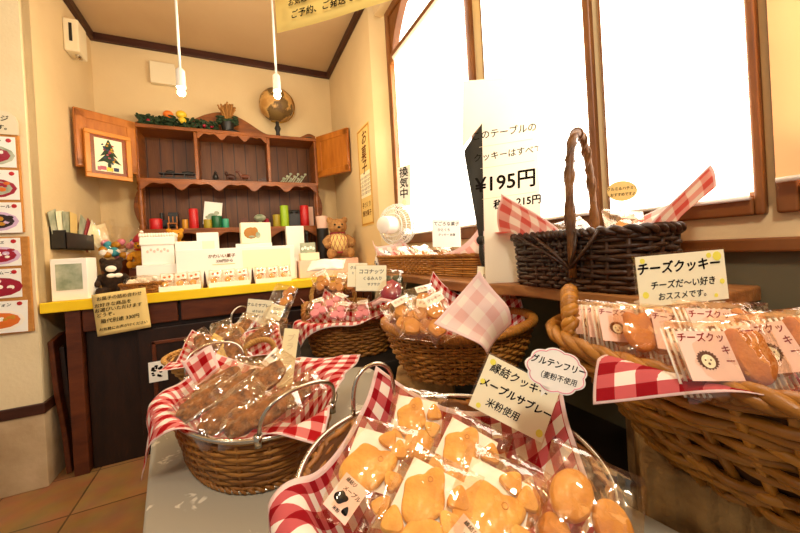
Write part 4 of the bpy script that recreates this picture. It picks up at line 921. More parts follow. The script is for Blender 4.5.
# live edge plank shelf on brackets
sh = thing('plank_shelf', 'live edge wooden plank shelf along the window wall', 'shelf', (XW, 1.1, .905)); mb = MB(); pts = [(0, -.80), (0, .86)]+[(-.315+.040*min(1, max(0, (-.30-y)/.12))+.010*math.sin(9*y)+.006*math.sin(23*y), y) for y in [.86-1.66*i/60 for i in range(61)]]; mb.prism(pts, 0, .03); mb.build('plank', 'plank', sh, bevel=.004)
for y in (-.35, .25, .8): mb = MB(); mb.bb((-.22, y-.012, -.02), (0, y+.012, 0)); mb.bb((-.02, y-.012, -.18), (0, y+.012, -.02)); mb.build('bracket', 'darkwood', sh)
SZ = .9355

# ================================================================== ON THE PLANK SHELF
# fan
fn = thing('electric_fan', 'small white electric fan on the shelf by the window', 'fan'); mb = MB(); mb.lathe([(.075, 0), (.075, .012), (.03, .02), (.014, .03), (.014, .14)], 20); mb.build('base', 'plastic', fn, 40)
T = Matrix.Translation((0, 0, .245)) @ Matrix.Rotation(R(90), 4, 'X'); mb = MB(); mb.lathe([(.03, -.13), (.045, -.12), (.05, -.05), (.045, -.035)], 20, (0, 0, 0), T); mb.build('motor_housing', 'plastic', fn, 40)
mb = MB()
def wire(r_, z): mb.tube([(r_*math.cos(2*PI*i/32), r_*math.sin(2*PI*i/32), z) for i in range(32)], .003, 5, True, T)
for r_, z in ((.118, .0), (.112, .025), (.09, .038), (.06, .042), (.03, .043), (.112, -.02), (.09, -.034), (.065, -.04)): wire(r_, z)
for i in range(44):
    a = 2*PI*i/44; mb.tube([(.02*math.cos(a), .02*math.sin(a), .043), (.09*math.cos(a), .09*math.sin(a), .038), (.118*math.cos(a), .118*math.sin(a), .0), (.09*math.cos(a), .09*math.sin(a), -.034), (.048*math.cos(a), .048*math.sin(a), -.04)], .0017, 4, False, T)
mb.build('grille', 'plastic', fn, 0); mb = MB()
for kk in range(3):
    a0 = 2*PI*kk/3; mb.grid(5, 4, lambda u, v: ((.02+.08*v)*math.cos(a0+u*1.4), (.02+.08*v)*math.sin(a0+u*1.4), .012*(u-.5)), T)
mb.build('blades', 'beige', fn, 0); mb = MB(); mb.lathe([(.02, .043), (.018, .048), (.001, .049)], 14, (0, 0, 0), T); mb.build('hub', 'plastic', fn, 40)
fn.matrix_world = Matrix.Translation((.805, 1.72, SZ)) @ Matrix.Rotation(R(118), 4, 'Z')
o = thing('cloth_pouch', 'white cloth pouch with dark dots below the electric fan', 'pouch'); mb = MB(); mb.ell((0, 0, .055), (.05, .035, .055)); mb.build('bag', 'white', o, 0); mb = MB(); rn = random.Random(4)
for i in range(46): a = rn.uniform(0, 6.3); ph = rn.uniform(-.9, 1.2); p = (.0505*math.cos(a)*math.cos(ph), .0355*math.sin(a)*math.cos(ph), .055+.0555*math.sin(ph)); mb.ell(p, .0035, 6, 4)
mb.build('dots', 'navy', o); o.matrix_world = Matrix.Translation((.69, 1.66, SZ))
# long basket
lb = thing('long_basket', 'long low wicker tray basket of cookies on shelf before window', 'basket', (.765, 1.29, SZ), 6); weave(lb, .098, .395, 5, .075, .93, 9, 44, .0042, .003, 'wickb', .0006, seed=6)
mb = MB(); twist(mb, rim_path(.10, .398, 5, .078), .003, .0048, 60, 2, True, 5); mb.build('rim', 'wickb', lb, 0)
cloth(lb.matrix_world if False else xf((.765, 1.29, SZ), 6), 'lining_cloth', 'pale pink checked cloth lining the long low shelf basket', .098, .395, 5, .075, .93, .11, 0, [(0, 40), (90, 70), (180, 30), (270, 70)], 'gD', half2=.47, N_=44, seed=3)
S_ = small_bag(11, 'cookied', 'white')
for i, (y, x) in enumerate(((1.53, .75), (1.42, .77), (1.30, .75), (1.18, .77))):
    o = S_ if i == 0 else dup(S_); o['group'] = 'cookie bags in the long shelf basket'; o['label'] = 'small clear bag of golden biscuits lying in the long shelf basket'; pose(o, (x, y, SZ+.072), 42, (10, -14, 24, -8)[i], 30)
def flatcard(*a, **k): return card(*a, **k)
card('price_card', 'white price card with green highlighted heading in the long shelf basket', 'price card', .105, .10, [('てごろな菓子', .016, 0, .034), ('ひとくち', .012, -.01, .012), ('クッキー 各種', .010, 0, -.006)], atd(447, 247, 1.22), 84, -3, 8, 'white')
# black tapered post with ball
bp = thing('tapered_stand', 'black tapered flat stand with ball knob before the window', 'stand'); mb = MB(); mb.prism([(-.007, .135), (.007, .135), (.030, .47), (.030, .505), (-.038, .415), (-.036, .39)], -.006, .006, Matrix(((1, 0, 0, 0), (0, 0, -1, 0), (0, 1, 0, 0), (0, 0, 0, 1)))); mb.build('blade', 'blackmat', bp, bevel=.003)
mb = MB(); mb.ell((0, 0, .125), .0155, 16, 10); mb.build('ball_knob', 'blackmat', bp, 0); mb = MB(); mb.tube([(0, 0, .115), (-.001, 0, .08), (.004, 0, .04), (.012, 0, .006)], [.008, .009, .008, .006], 10); mb.lathe([(.026, 0), (.022, .008)], 16, (.012, 0, 0)); mb.build('stem', 'blackmat', bp, 0); pose(bp, (.70, .865, SZ), 0, 0, -12)
# poster
po = thing('price_poster', 'large white handwritten price poster standing before the bright window', 'poster'); P0 = atd(486, 270, .97)
mb = MB(); mb.prism([(-.004, -.045), (.158, -.045), (.163, .54), (-.035, .545), (-.047, .355), (.012, .42), (.004, .2)], 0, .002); p = mb.build('paper', 'posterp', po)
lettering(p, [('このテーブルの', .026, .07, .388, 4), ('クッキーはすべて', .024, .077, .326, 4), ('¥195円', .056, .066, .246, 4, .0012), ('税込 215円', .028, .096, .187, 4, .0009), ('す', .02, .10, .118, 4)], .0025); mb = MB()
for y in (.357, .296, .208): mb.box((.075, y, .0022), (.15, .0012, .0006), Matrix.Translation((.075, y, 0)) @ Matrix.Rotation(R(4), 4, 'Z') @ Matrix.Translation((-.075, -y, 0)))
mb.build('ruled_lines', 'beige', p)
mb = MB(); mb.bb((-.003, -.09, -.006), (.15, .10, -.002)); mb.build('support_stand', 'acrylic', po); pose(po, P0, 90, 0, -6)
# dark willow basket
DB = (.742, .538, SZ); dk = thing('willow_basket', 'dark willow basket with tall arched handle on the window shelf', 'basket', DB); weave(dk, .084, .172, 4.2, .122, .95, 12, 34, .0056, .0032, 'wickd', .002, seed=9)
mb = MB(); twist(mb, rim_path(.087, .175, 4.2, .125), .005, .0068, 24, 2, True); mb.build('rim', 'wickd', dk, 0)
mb = MB(); hp = arc((-.092, -.035, .03), (.092, .035, .03), .335, 22, (0, 0, 0), .6); mb.tube(hp, .0085, 8); twist(mb, hp, .0088, .0032, 5, 2); mb.build('handle', mottled('peeled_willow', '#8a5a26', '#4a2a10', 20, .5, .3), dk, 0)
mb = MB()
for s in (-1, 1):
    for d in (.06, .11): mb.tube([(-.094, s*d+.01, .128), (-.102, s*d*.5-.02, .09), (-.100, -.035, .05)], .004, 6)
mb.build('binding_wraps', 'wickd', dk, 0)
cloth(xf(DB, 0), 'lining_cloth', 'faded pink checked cloth with pointed corners in the dark willow basket', .084, .172, 4.2, .122, .9, .13, 25, [(0, 30), (91, -30), (139, 48), (180, 60), (225, 55), (271, 50), (319, 30)], 'gD', N_=60, seed=1, ripple=.06, half2=.315, off=(-.028, -.02))
o = dup(S_, 'clear bag of golden biscuits under the oval tag in dark willow basket'); pose(o, (.735, .44, SZ+.115), 55, -10, 0); 
o['group'] = 'cookie bags in the dark willow basket'; o = dup(S_, 'clear bag of golden biscuits behind the handle of dark willow basket', 'cookie bags in the dark willow basket'); pose(o, (.75, .56, SZ+.11), 50, 16, 0)
ov = thing('oval_tag', 'cream oval handwritten tag standing in the dark willow basket', 'tag'); mb = MB(); mb.prism([(.033*math.cos(a), .022*math.sin(a)) for a in [2*PI*i/36 for i in range(36)]], 0, .001); p = mb.build('paper', 'kraft', ov); lettering(p, [('クルミ＆ハチミツ', .0085, 0, .005), ('おすすめですよ', .008, 0, -.008)], .0013); mb = MB(); mb.bb((-.002, -.10, -.002), (.002, .01, -.0005)); mb.build('stick', 'acrylic', ov); pose(ov, atd(622, 191, .74), 88, 2, 0)

# ================================================================== MIDDLE BASKETS
GOLD = 'wickb'
# bowl basket on stone block
o = thing('stone_block', 'rough brown stone block supporting the honey coloured bowl basket', 'block'); mb = MB(); mb.box((0, 0, .0412), (.16, .12, .0824)); q = mb.build('block', 'rock', o, bevel=.012, seg=3); o.matrix_world = xf((.455, .845, TZ), -28)
BW = (.535, .785, .702); bw = thing('bowl_basket', 'honey coloured oval bowl basket with wrapped rim on stone block', 'basket', BW, YAW-2); bw_h = .128; weave(bw, .196, .142, 2.2, bw_h, .70, 16, 46, .0038, .0034, 'wickb', .0008, stake_r=.0034, seed=12, bulge=.05)
mb = MB(); twist(mb, rim_path(.199, .145, 2.2, bw_h+.006, 1.01, 72, .010), .006, .0075, 44, 3, True); mb.build('rim', 'wickb', bw, 0)
mb = MB(); mb.tube(arc((-.17, .06, bw_h), (-.08, .12, bw_h), .06, 14), .0065, 8); mb.build('ear_handle', 'wickb', bw, 0)
cloth(xf(BW, YAW-2), 'lining_cloth', 'red checked cloth with raised corners lining the honey bowl basket', .196, .142, 2.2, bw_h, .72, .22, 65, [(20, 72), (65, 60), (110, 74), (160, 50), (200, 10), (250, 5), (290, 60), (330, 60)], 'gC', N_=60, seed=5, ripple=.08, off=(.045, 0))
cl = cloth(Matrix.Identity(4), 'x', 'x', .2, .2, 2, .001, .99, .058, 0, [(0, 0)], 'gE', N_=24); cl.name = 'cloth_flap'; bend(cl, lambda q: Vector((q.x*(1+.25*q.y/.05), q.y, q.z+9*q.x*q.x+.006*math.sin(60*q.x+40*q.y)-3*min(0, q.y+.02)**2*10))); tag(cl, 'pale pink checked cloth flap standing in the honey bowl basket', 'cloth')
pose(cl, atd(476, 320, .70), 64, 43, 4)
for i, (px, py, d, ti, sp, lab) in enumerate(((405, 318, .86, 40, 30, 'clear bag of round biscuits at the rim end of honey bowl basket'), (420, 322, .80, 45, -10, 'clear bag of pale biscuits at the front of honey bowl basket'), (438, 318, .78, 60, 25, 'clear bag of round biscuits beside pale cloth flap in honey bowl'), (425, 305, .90, 40, 15, 'clear bag of biscuits at the back of honey bowl basket'))):
    o = dup(S_, lab, 'cookie bags in the honey bowl basket'); pose(o, atd(px, py, d), ti, sp)
card('price_card', 'narrow cream price card in clear sleeve behind the honey bowl basket', 'price card', .075, .115, [('クルミ入り', .0155, 0, .028), ('ケーキ', .013, 0, .008)], atd(488, 306, 1.0), 86, -7, -10)

# left shallow straw basket
LBX = (-.045, 1.43, BZ+.001); ls_ = thing('straw_basket', 'shallow pale straw basket with ring handles behind the front-left basket', 'basket', LBX, -14); weave(ls_, .215, .150, 2.2, .10, .68, 13, 40, .0042, .003, 'wickl', .003, seed=15)
mb = MB(); twist(mb, rim_path(.218, .153, 2.2, .104), .004, .005, 36, 2, True); mb.build('rim', 'wickl', ls_, 0)
for a, b_ in (((.08, -.155, .10), (.17, -.11, .10)), ((-.10, .15, .10), (0, .165, .10))): mb = MB(); twist(mb, arc(a, b_, .06, 16), .004, .0065, 10, 2); mb.build('ring_handle', 'wickl', ls_, 0)
cloth(xf(LBX, -14), 'lining_cloth', 'red checked cloth with upright corner lining the shallow straw basket', .215, .150, 2.2, .10, .7, .215, 100, [(0, 10), (55, 25), (100, 60), (145, 66), (190, 8), (235, 0), (280, -10), (325, 0)], 'gC', N_=60, seed=8, ripple=.1)
SB = slab_bag(21, False)
for i, (px, py, z, ti, sp) in enumerate(((205, 345, .72, 35, 50), (222, 338, .73, 40, 20), (243, 330, .735, 40, -15), (262, 336, .725, 42, -45), (235, 350, .735, 45, 35))):
    o = SB if i == 0 else dup(SB); o['group'] = 'cake bags in the shallow straw basket'; o['label'] = 'clear bag with long brown cake lying in the shallow straw basket'; pose(o, onz(px, py, z), ti, sp)
for i, (px, py, d, w, h, lab) in enumerate(((207, 352, 1.30, .045, .07, 'small yellow card leaning inside the shallow straw basket, left one'), (221, 357, 1.26, .05, .06, 'small yellow card leaning inside the shallow straw basket, right one'))): card('price_card', lab, 'price card', w, h, [('菓子', .015, 0, .005)], atd(px, py, d), 62, -28, 0, 'bannerp', holder=False)
# small wire handled basket behind, with card
WB = (.07, 1.80, BZ+.001); w2 = thing('wire_basket', 'small wire handled basket with white loop behind the shallow straw basket', 'basket', WB, -10); weave(w2, .13, .10, 2.3, .12, .8, 12, 28, .004, .003, 'wick', .001, seed=22)
mb = MB(); mb.tube(rim_path(.132, .102, 2.3, .122), .004, 6, True); mb.build('rim', 'metal', w2, 0); mb = MB(); mb.tube(arc((-.12, -.03, .12), (-.05, .06, .12), .09, 16), .004, 8); mb.build('loop_handle', 'metal', w2, 0)
cloth(xf(WB, -10), 'lining_cloth', 'red checked cloth with peaked corner in the small wire handled basket', .13, .10, 2.3, .12, .8, .155, 40, [(0, 60), (90, 75), (160, 70), (230, 60), (300, 55)], 'gC', N_=44, seed=9)
card('price_card', 'cream price card in front of the small wire handled basket', 'price card', .12, .125, [('クルミサブレー', .018, 0, .035), ('ほろほろ', .014, -.005, .005), ('食感です', .012, 0, -.018)], atd(257, 326, 1.62), 82, -8, 0)
for i, (x, y) in enumerate(((.05, 1.79), (.10, 1.82))): o = dup(SB, 'clear bag with brown cake in the small wire handled basket', 'cake bags in the small wire handled basket'); pose(o, (x, y, BZ+.12), 55, (25, -20)[i])
# tall bag with label between baskets
tp = thing('cookie_bag', 'tall clear bag with orange biscuits and cream label leaning between baskets', 'cookie bag'); film(tp, .12, .20, .03, 31)
for i in range(4): cookie(tp, ROUND, .014, TM(.012+.016*(i % 2), .015+.022*i, .006, 30*i, 1.0), 'cookied')
label_part(tp, .07, .075, TM(0, -.045, .026), [('ココア', .014, 0, .015), ('クッキー', .012, 0, -.008)], 'cream', None, 'ink'); pose(tp, atd(281, 305, 1.66), 62, -16, 0)
# dark basket with pink
PB = (.44, 1.50, BZ+.001); pb = thing('wicker_basket', 'brown wicker basket with pink packets behind the grey table', 'basket', PB, YAW); weave(pb, .205, .155, 2.4, .145, .80, 13, 34, .0055, .004, 'wick', .0015, seed=33)
mb = MB(); twist(mb, rim_path(.208, .158, 2.4, .15), .005, .007, 36, 2, True); mb.build('rim', 'wick', pb, 0)
for s in (-1, 1): mb = MB(); twist(mb, arc((s*.195, -.06, .15), (s*.195, .06, .15), .07, 16), .005, .007, 8, 2); mb.build('side_handle', 'wick', pb, 0)
cloth(xf(PB, YAW), 'lining_cloth', 'red checked cloth folded over the rim of the brown wicker basket', .205, .155, 2.4, .145, .8, .275, 84, [(0, 40), (39, 65), (90, 50), (129, 60), (180, 10), (219, -72), (260, -60), (309, 20), (330, 50)], 'gA', N_=64, seed=13, ripple=.1)
PK = small_bag(17, 'cookie', 'white', 'さくら')
for c in PK.children:
    if c.name.startswith('cookie'): c.data = c.data.copy(); c.data.materials[0] = M['pinkc']
for i, (px, py, d) in enumerate(((318, 310, 1.52), (340, 313, 1.50), (362, 312, 1.52), (335, 303, 1.60))):
    o = PK if i == 0 else dup(PK); o['label'] = 'clear bag of pink biscuits lying in the brown wicker basket'; o['group'] = 'pink biscuit bags in the brown wicker basket'; pose(o, atd(px, py, d), 40, (20, -15, 8, -30)[i])
# back basket with arched handle
KB = (.47, 1.86, BZ+.001); kb = thing('wicker_basket', 'wicker basket with round arched handle and white cloth, at the back', 'basket', KB, YAW); weave(kb, .175, .12, 2.4, .16, .82, 14, 32, .0048, .0035, 'wickl', .001, seed=41)
mb = MB(); twist(mb, rim_path(.178, .123, 2.4, .165), .004, .006, 36, 2, True); mb.build('rim', 'wickl', kb, 0); mb = MB(); twist(mb, arc((-.13, -.02, .16), (.11, -.02, .16), .145, 22), .005, .008, 12, 2); mb.build('handle', 'wickl', kb, 0)
cloth(xf(KB, YAW), 'lining_cloth', 'fine red checked cloth in the back basket with arched handle', .175, .12, 2.4, .16, .8, .22, 45, [(0, 55), (60, 70), (90, 75), (135, 70), (180, 45), (240, 60), (270, 75), (310, 70)], 'gC', N_=52, seed=19)
o = thing('white_bundle', 'white cloth bundle on top of the arched handle basket', 'cloth bundle'); mb = MB(); mb.grid(14, 10, lambda u, v: ((u-.5)*.20, (v-.5)*.12, .03*math.sin(PI*u)*math.sin(PI*v)+.012*noise.noise(Vector((u*6, v*6, 2)))+.02)); mb.build('cloth', 'cream2', o, 0, solid=.004); pose(o, atd(327, 268, 1.90), 25, 0)
for i, (px, py, d, sp) in enumerate(((322, 282, 1.68, 25), (338, 284, 1.66, -20), (352, 282, 1.70, 15))):
    o = dup(S_, 'clear white labelled bag of biscuits in the arched handle basket', 'bags in the arched handle basket'); pose(o, atd(px, py, d), 65, sp)
card('price_card', 'cream price card, the smaller one behind the large cream card', 'price card', .085, .105, [('クルミ', .016, -.01, .03), ('と', .012, -.02, .008)], atd(357, 287, 1.47), 82, -4, 0)
card('price_card', 'large cream price card standing at the back of brown wicker basket', 'price card', .125, .105, [('ココナッツ', .021, 0, .026), ('くるみ入り', .016, .005, -.002), ('サクサク', .013, .01, -.026)], atd(371, 291, 1.38), 82, -3, 0)
# beribboned bag by the bowl basket
rb = thing('ribbon_bag', 'clear bag with red check paper and pale ribbon beside large cream card', 'gift bag'); film(rb, .12, .15, .05, 44); mb = MB(); mb.ell((0, -.02, .025), (.045, .05, .018)); mb.build('red_berries', 'berry', rb, 0); mb = MB(); mb.ell((.02, .03, .025), (.025, .02, .014)); mb.ell((-.02, .025, .025), (.02, .018, .014)); mb.build('green_leaves', 'leafg', rb, 0); pose(rb, atd(392, 288, 1.42), 60, -10)
def ribbon(label, pts, w, mat='gD'):
    pts = [Vector(p) for p in pts]; mb = MB(); n = len(pts)-1
    mb.grid(n*4, 2, lambda u, v: (lambda q: q+Vector((0, 0, (v-.5)*w))+Vector((0, (v-.5)*w*.5, 0)))(pts[min(n-1, int(u*n))].lerp(pts[min(n, int(u*n)+1)], u*n-min(n-1, int(u*n)))))
    o = mb.build('gift_ribbon', 'plastic_pink', None, 0, solid=.001); return tag(o, label, 'ribbon')
ribbon('pale pink cloth ribbon tied between brown wicker basket and honey bowl', [atd(372, 305, 1.34), atd(382, 300, 1.28), atd(392, 302, 1.22), atd(400, 304, 1.18), atd(404, 308, 1.15)], .016)

# ================================================================== FRONT LEFT BASKET
FL = (.005, .865, TZ); frz = math.degrees(math.atan2(.938, -.347))
f1 = thing('wire_rim_basket', 'oval brown wicker basket with steel wire rim full of cakes', 'basket', FL, frz); weave(f1, .235, .150, 2.3, .115, .80, 14, 26, .0044, .0026, 'wick', .0008, stake_r=.005, seed=51)
mb = MB(); mb.tube(rim_path(.240, .155, 2.3, .118), .0042, 8, True); mb.tube(rim_path(.238, .153, 2.3, .004, .82), .003, 6, True); mb.build('wire_rim', 'metal', f1, 0)
mb = MB(); twist(mb, rim_path(.236, .150, 2.3, .007, .82), .004, .004, 40, 2, True, 5); mb.build('foot_braid', 'wick', f1, 0)
for s, l in ((1, (.0, 0, 0)), (-1, (.0, 0, 0))):
    mb = MB(); mb.tube(arc((s*.222, -.075, .118), (s*.222, .075, .118), .075, 18, (s*.025, 0, 0)), .0038, 8)
    for q in (-.075, .075): mb.lathe([(.007, .108), (.007, .128)], 10, (s*.222, q, 0))
    mb.build('wire_handle', 'metal', f1, 0)
cloth(xf(FL, frz), 'lining_cloth', 'red checked cloth draped over the left side of the wire rimmed basket', .235, .150, 2.3, .115, .8, .262, 40, [(0, 35), (45, -82), (85, -80), (130, -30), (175, -20), (225, -8), (270, 0), (320, 55)], 'gA', N_=72, seed=23, ripple=.09, half2=.235)
LABS = ['with white label at its end', 'leaning on its neighbour', 'near the left cloth fold', 'lying across the middle', 'with twisted film end', 'near the front wire handle', 'at the back edge', 'on top of the pile']
CB = slab_bag(52, False)
for i, (px, py, z, ti, sp, tx) in enumerate(((207, 404, .745, 30, -42, 'nearest the draped cloth fold'), (232, 413, .75, 36, -48, 'at the front middle'), (262, 418, .745, 30, -58, 'nearest the front wire handle'), (245, 388, .765, 34, -44, 'below the tall clear sleeve'), (268, 382, .775, 38, -36, 'standing highest in the pile'), (222, 385, .75, 34, -50, 'at the far left below the pointed cloth corner'), (292, 400, .75, 30, -50, 'beside the pink cloth fold'))):
    o = CB if i == 0 else dup(CB); o['label'] = 'dark cake bag in wire rimmed basket, '+tx; pose(o, onz(px, py, z), ti, sp, (0, 8, -6, 4)[i % 4]); o.scale = (.95, .80+.05*(i % 3), .95)
    o['group'] = 'cake bags in the wire rimmed basket'
o = cloth(Matrix.Identity(4), 'cloth_corner', 'pointed red checked cloth corner standing at the back of wire rimmed basket', .2, .2, 2, .001, .99, .038, 0, [(0, 0)], 'gA', N_=16); bend(o, lambda q: Vector((q.x, q.y, q.z-6*q.x*q.y+.004*math.sin(70*q.x)))); pose(o, onz(205, 366, .77), 66, 34)
for i, (px, py, d, w, h, sp, lab) in enumerate(((222, 390, .84, .085, .04, 28, 'white blank tag lying across the cake bags'), (265, 366, .92, .035, .055, -35, 'small white tag standing on the top cake bag'), (262, 396, .80, .045, .032, 22, 'white tag with print near the front wire handle'))):
    card('paper_tag', lab, 'tag', w, h, [('米粉', .012, 0, .004)] if i else [('ブランデー', .012, 0, 0)], atd(px, py, d), 45, sp, 0, 'white', holder=False)
tc_ = thing('card_stand', 'tall clear sleeve with narrow price slip rising from wire rimmed basket', 'card stand'); mb = MB(); mb.bb((-.03, 0, -.004), (.03, .165, .004)); mb.build('clear_sleeve', 'acrylic', tc_); mb = MB(); mb.bb((-.018, .01, -.001), (.020, .155, .001)); p = mb.build('paper_slip', 'cream', tc_)
lettering(p, [('ブ', .02, 0, .13), ('ラ', .02, 0, .108), ('ン', .02, 0, .086), ('デ', .02, 0, .064), ('ー', .02, 0, .042)], .0015, 'beige'); pose(tc_, atd(283, 392, .84), 72, -14, 28)

# ================================================================== FRONT BASKET
c0 = Vector((.243, .40, TZ)); f2 = thing('round_basket', 'round wicker basket in the foreground full of duck biscuits', 'basket', c0, YAW); weave(f2, .195, .190, 2.1, .135, .80, 15, 36, .0046, .0028, 'wick', .0008, stake_r=.005, seed=61)
mb = MB(); mb.tube(rim_path(.200, .195, 2.1, .139), .0042, 8, True); mb.build('wire_rim', 'metal', f2, 0)
mb = MB(); mb.tube(arc((-.147, .133, .139), (-.075, .18, .139), .078, 18, (0, .012, 0)), .0038, 8); mb.build('wire_handle', 'metal', f2, 0)
cloth(xf(c0, YAW), 'lining_cloth', 'bold red checked cloth lining the foreground basket of duck biscuits', .195, .190, 2.1, .135, .82, .240, 72, [(0, 50), (27, 58), (60, 50), (90, 25), (117, 42), (150, 25), (180, -60), (207, -86), (235, -80), (270, -50), (297, -60), (330, 0)], 'gB', N_=84, seed=29, ripple=.07)
DA = duck_bag(71, 0); DBb = duck_bag(72, 1); OV = oval_bag(73)
tx = {0: 'with duck label at the left of foreground basket', 1: 'at the back of foreground basket beside the red cloth', 2: 'in the centre of foreground basket below the big price card', 3: 'lying nearest the camera in foreground basket', 4: 'cut by the bottom of the photo beside the duck label bag', 5: 'cut by the bottom of the photo in the middle', 6: 'between centre and right pair in foreground basket'}
first = {}
for i, (kind, px, py, z, ti, sp, s) in enumerate((('a', 372, 474, .765, 36, -18, .80), ('b', 415, 430, .770, 42, -14, .76), ('b', 462, 466, .775, 38, -34, .76), ('a', 492, 522, .785, 34, -30, .74), ('b', 425, 518, .79, 30, -30, .72), ('o', 588, 506, .775, 38, -32, .80), ('o', 536, 518, .765, 32, -38, .74))):
    src = {'a': DA, 'b': DBb, 'o': OV}[kind]; o = src if kind not in first else dup(src); first[kind] = 1
    o['label'] = ('clear bag of egg shaped biscuits ' if kind == 'o' else 'duck biscuit bag ')+(tx[i] if i < 5 else ('at the right rim of foreground basket' if i == 5 else 'left of the egg biscuits at the right rim'))
    o['group'] = 'biscuit bags in the foreground basket'; pose(o, onz(px, py, z), ti, sp); o.scale = (s, s, s)
card('price_card', 'cream maple sable price card standing tilted in the foreground basket', 'price card', .128, .086, [('縁結クッキー', .0170, -.004, .026, 0, .0003), ('メープルサブレー', .0158, .001, -.001, 0, .0005), ('米粉使用', .0145, -.012, -.026, 0, .0002)], atd(505, 424, .53), 78, -31, 6, foot=.07, decor=[(-.054, .034, .005), (.055, -.032, .006), (-.05, -.036, .004), (.04, .036, .003), (-.058, 0, .004)])
ct_ = thing('cloud_tag', 'white cloud shaped gluten free tag on the cream price card', 'tag'); pts = []
for i in range(90): a = 2*PI*i/90; q = 1+.10*abs(math.sin(4.5*a)); pts.append((.040*q*math.cos(a), .027*q*math.sin(a)))
mb = MB(); mb.prism(pts, 0, .001); mb.prism([(-.016, -.022), (-.004, -.024), (-.014, -.037)], 0, .001); p = mb.build('paper', 'white', ct_); lettering(p, [('グルテンフリー', .0112, .001, .008, 0, .0003), ('（麦粉不使用', .0095, .002, -.009, 0, .0001)], .0012)
mb = MB(); mb.tube([(x*.93, y*.93, .0012) for x, y in pts], .0006, 4, True); mb.build('pink_outline', 'pinkc', p); pose(ct_, atd(556, 371, .455), 80, -20, 4)

# ================================================================== BIG RIGHT BASKET
o = thing('stone_slab', 'rough edged stone slab under the big golden willow basket', 'slab'); mb = MB(); K = 30
prof = [(.35, -.005), (.35, .28), (.0, .28)]+[(.007*math.sin(60*t)+.004*math.sin(140*t), .28*(1-t)) for t in [i/12 for i in range(1, 12)]]+[(.35*t, .008*math.sin(21*t)+.005*math.sin(57*t)) for t in [i/K for i in range(K)]]
mb.prism(prof, 0, .1655); mb.build('slab', 'rock', o, bevel=.014, seg=3); o.matrix_world = Matrix.Translation((.545, .315, .526)) @ Matrix.Rotation(math.atan2(-.82, .57), 4, 'Z')
G0 = Vector((.685, .165, .692)); gb = thing('willow_basket', 'big oval golden willow basket of cheese biscuits at the right', 'basket', G0, 8); gh = .180
weave(gb, .215, .345, 2.3, gh, .52, 17, 30, .0066, .006, 'wicko', .005, stake_r=.006, seed=71)
mb = MB(); twist(mb, rim_path(.218, .348, 2.3, gh+.006), .006, .0085, 16, 3, True); mb.build('rim', 'wicko', gb, 0)
mb = MB(); twist(mb, arc((-.135, .265, gh-.01), (-.01, .335, gh-.01), .085, 20), .0075, .0085, 8, 3); 
for x, y in ((-.135, .265), (-.01, .335)): twist(mb, [(x, y, gh+.02), (x*1.03, y*1.03, gh-.04), (x, y, gh-.08)], .007, .008, 3, 3)
mb.build('rope_handle', 'wicko', gb, 0)
cloth(xf(G0, 8), 'lining_cloth', 'red checked cloth folded out over the big golden willow basket', .215, .345, 2.3, gh, 0.55, .288, 108, [(0, 78), (63, 78), (90, 60), (112, 30), (128, -5), (145, -30), (160, -34), (190, -30), (215, -10), (243, 60), (290, 70), (333, 80)], 'gB', N_=84, seed=37, ripple=.05)
CH = cheese_bag(81)
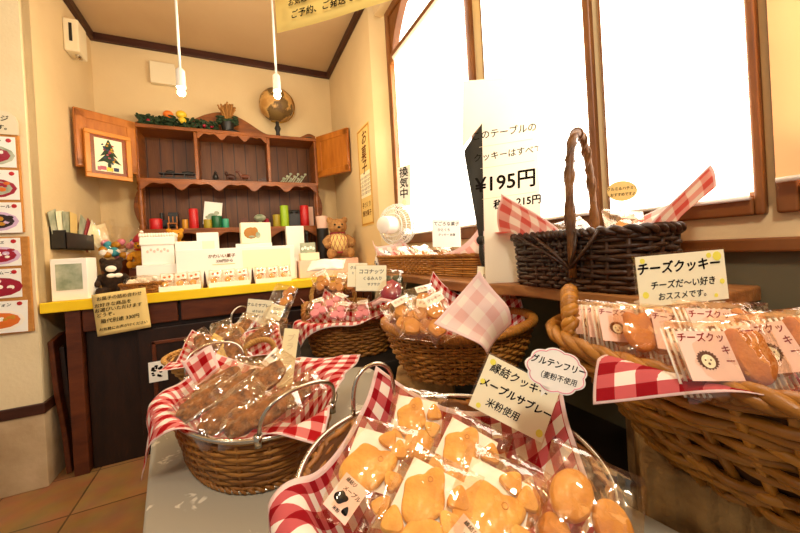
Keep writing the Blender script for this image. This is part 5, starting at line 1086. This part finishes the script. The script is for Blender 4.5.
for i, (px, py, d, ti, sp, ya, s, tx_) in enumerate(((602, 326, .60, 66, -8, 0, .8, 'at the far end, label upright beside the rope handle'), (618, 330, .545, 64, -10, 0, .8, 'second from the rope handle'), (632, 332, .51, 62, -8, 0, .80, 'behind the red cloth fold, below the big sign'), (676, 332, .50, 64, -4, 4, .85, 'under the left edge of the big sign'), (728, 338, .45, 60, -6, 4, .9, 'right of the big sign, with brown biscuit showing'), (722, 362, .385, 62, -4, 2, .85, 'in front with hedgehog label facing the shop'), (785, 352, .40, 60, 4, -4, .9, 'at the right edge of the photo'), (690, 342, .47, 60, -12, 0, .85, 'in the middle of the basket'))):
    o = CH if i == 0 else dup(CH); o['label'] = 'clear bag of cheese biscuits '+tx_; o['group'] = 'cheese biscuit bags in the big willow basket'; pose(o, atd(px, py, d), ti, sp, ya); o.scale = (s, s, s)
r = thing('cookie_bag', 'clear bag of two ear shaped cheese biscuits with blank white slip', 'cookie bag', group='cheese biscuit bags in the big willow basket'); film(r, .12, .10, .026, 93)
cookie(r, HEDGE, .014, TM(-.020, .0, .0055, 4, 1.05), 'cookiec'); cookie(r, HEDGE, .014, TM(.014, -.004, .0055, -10, .95), 'cookiec'); mb = MB(); mb.box((.038, -.006, .0065), (.03, .06, .0006)); mb.build('white_slip', 'white', r)
pose(r, atd(648, 335, .475), 62, -10, 0); r.scale = (.82, .82, .82)
card('price_sign', 'cream cheese cookie sign standing in the big golden willow basket', 'sign', .140, .074, [('チーズクッキー', .0190, -.004, .017, 0, .0006), ('チーズだ～い好き', .0130, 0, -.008, 0, .0003), ('おススメです。', .0120, .0, -.025, 0, .0002)], atd(685, 303, .50), 88, 1.5, 4, foot=.03, decor=[(-.06, .03, .004), (.058, .028, .007), (.045, .03, .004), (-.06, -.02, .005), (.062, -.01, .004), (.05, -.03, .003)])

# ================================================================== LIGHT
w = bpy.data.worlds.new('world'); SC.world = w; w.use_nodes = True; w.node_tree.nodes['Background'].inputs[0].default_value = (1, .91, .78, 1); w.node_tree.nodes['Background'].inputs[1].default_value = .26
def lamp(n, P, e, r=.12, col=(1, .93, .82)):
    l = bpy.data.lights.new(n, 'POINT'); l.energy = e; l.color = col; l.shadow_soft_size = r; o = bpy.data.objects.new(n, l); C.objects.link(o); o.location = P
lamp('added_fill_lamp', (-.1, -.5, 2.3), 56); lamp('added_fill_lamp', (-1.5, .6, 2.35), 14)  # unseen fill lights without fixtures, added to brighten the foreground
SC.view_settings.view_transform = 'Standard'; SC.view_settings.look = 'None'; SC.view_settings.gamma = 1; SC.view_settings.use_curve_mapping = False; SC.view_settings.exposure = .38
SC.cycles.transparent_max_bounces = 48; SC.cycles.use_denoising = True; SC.cycles.max_bounces = 8; SC.cycles.sample_clamp_indirect = 6
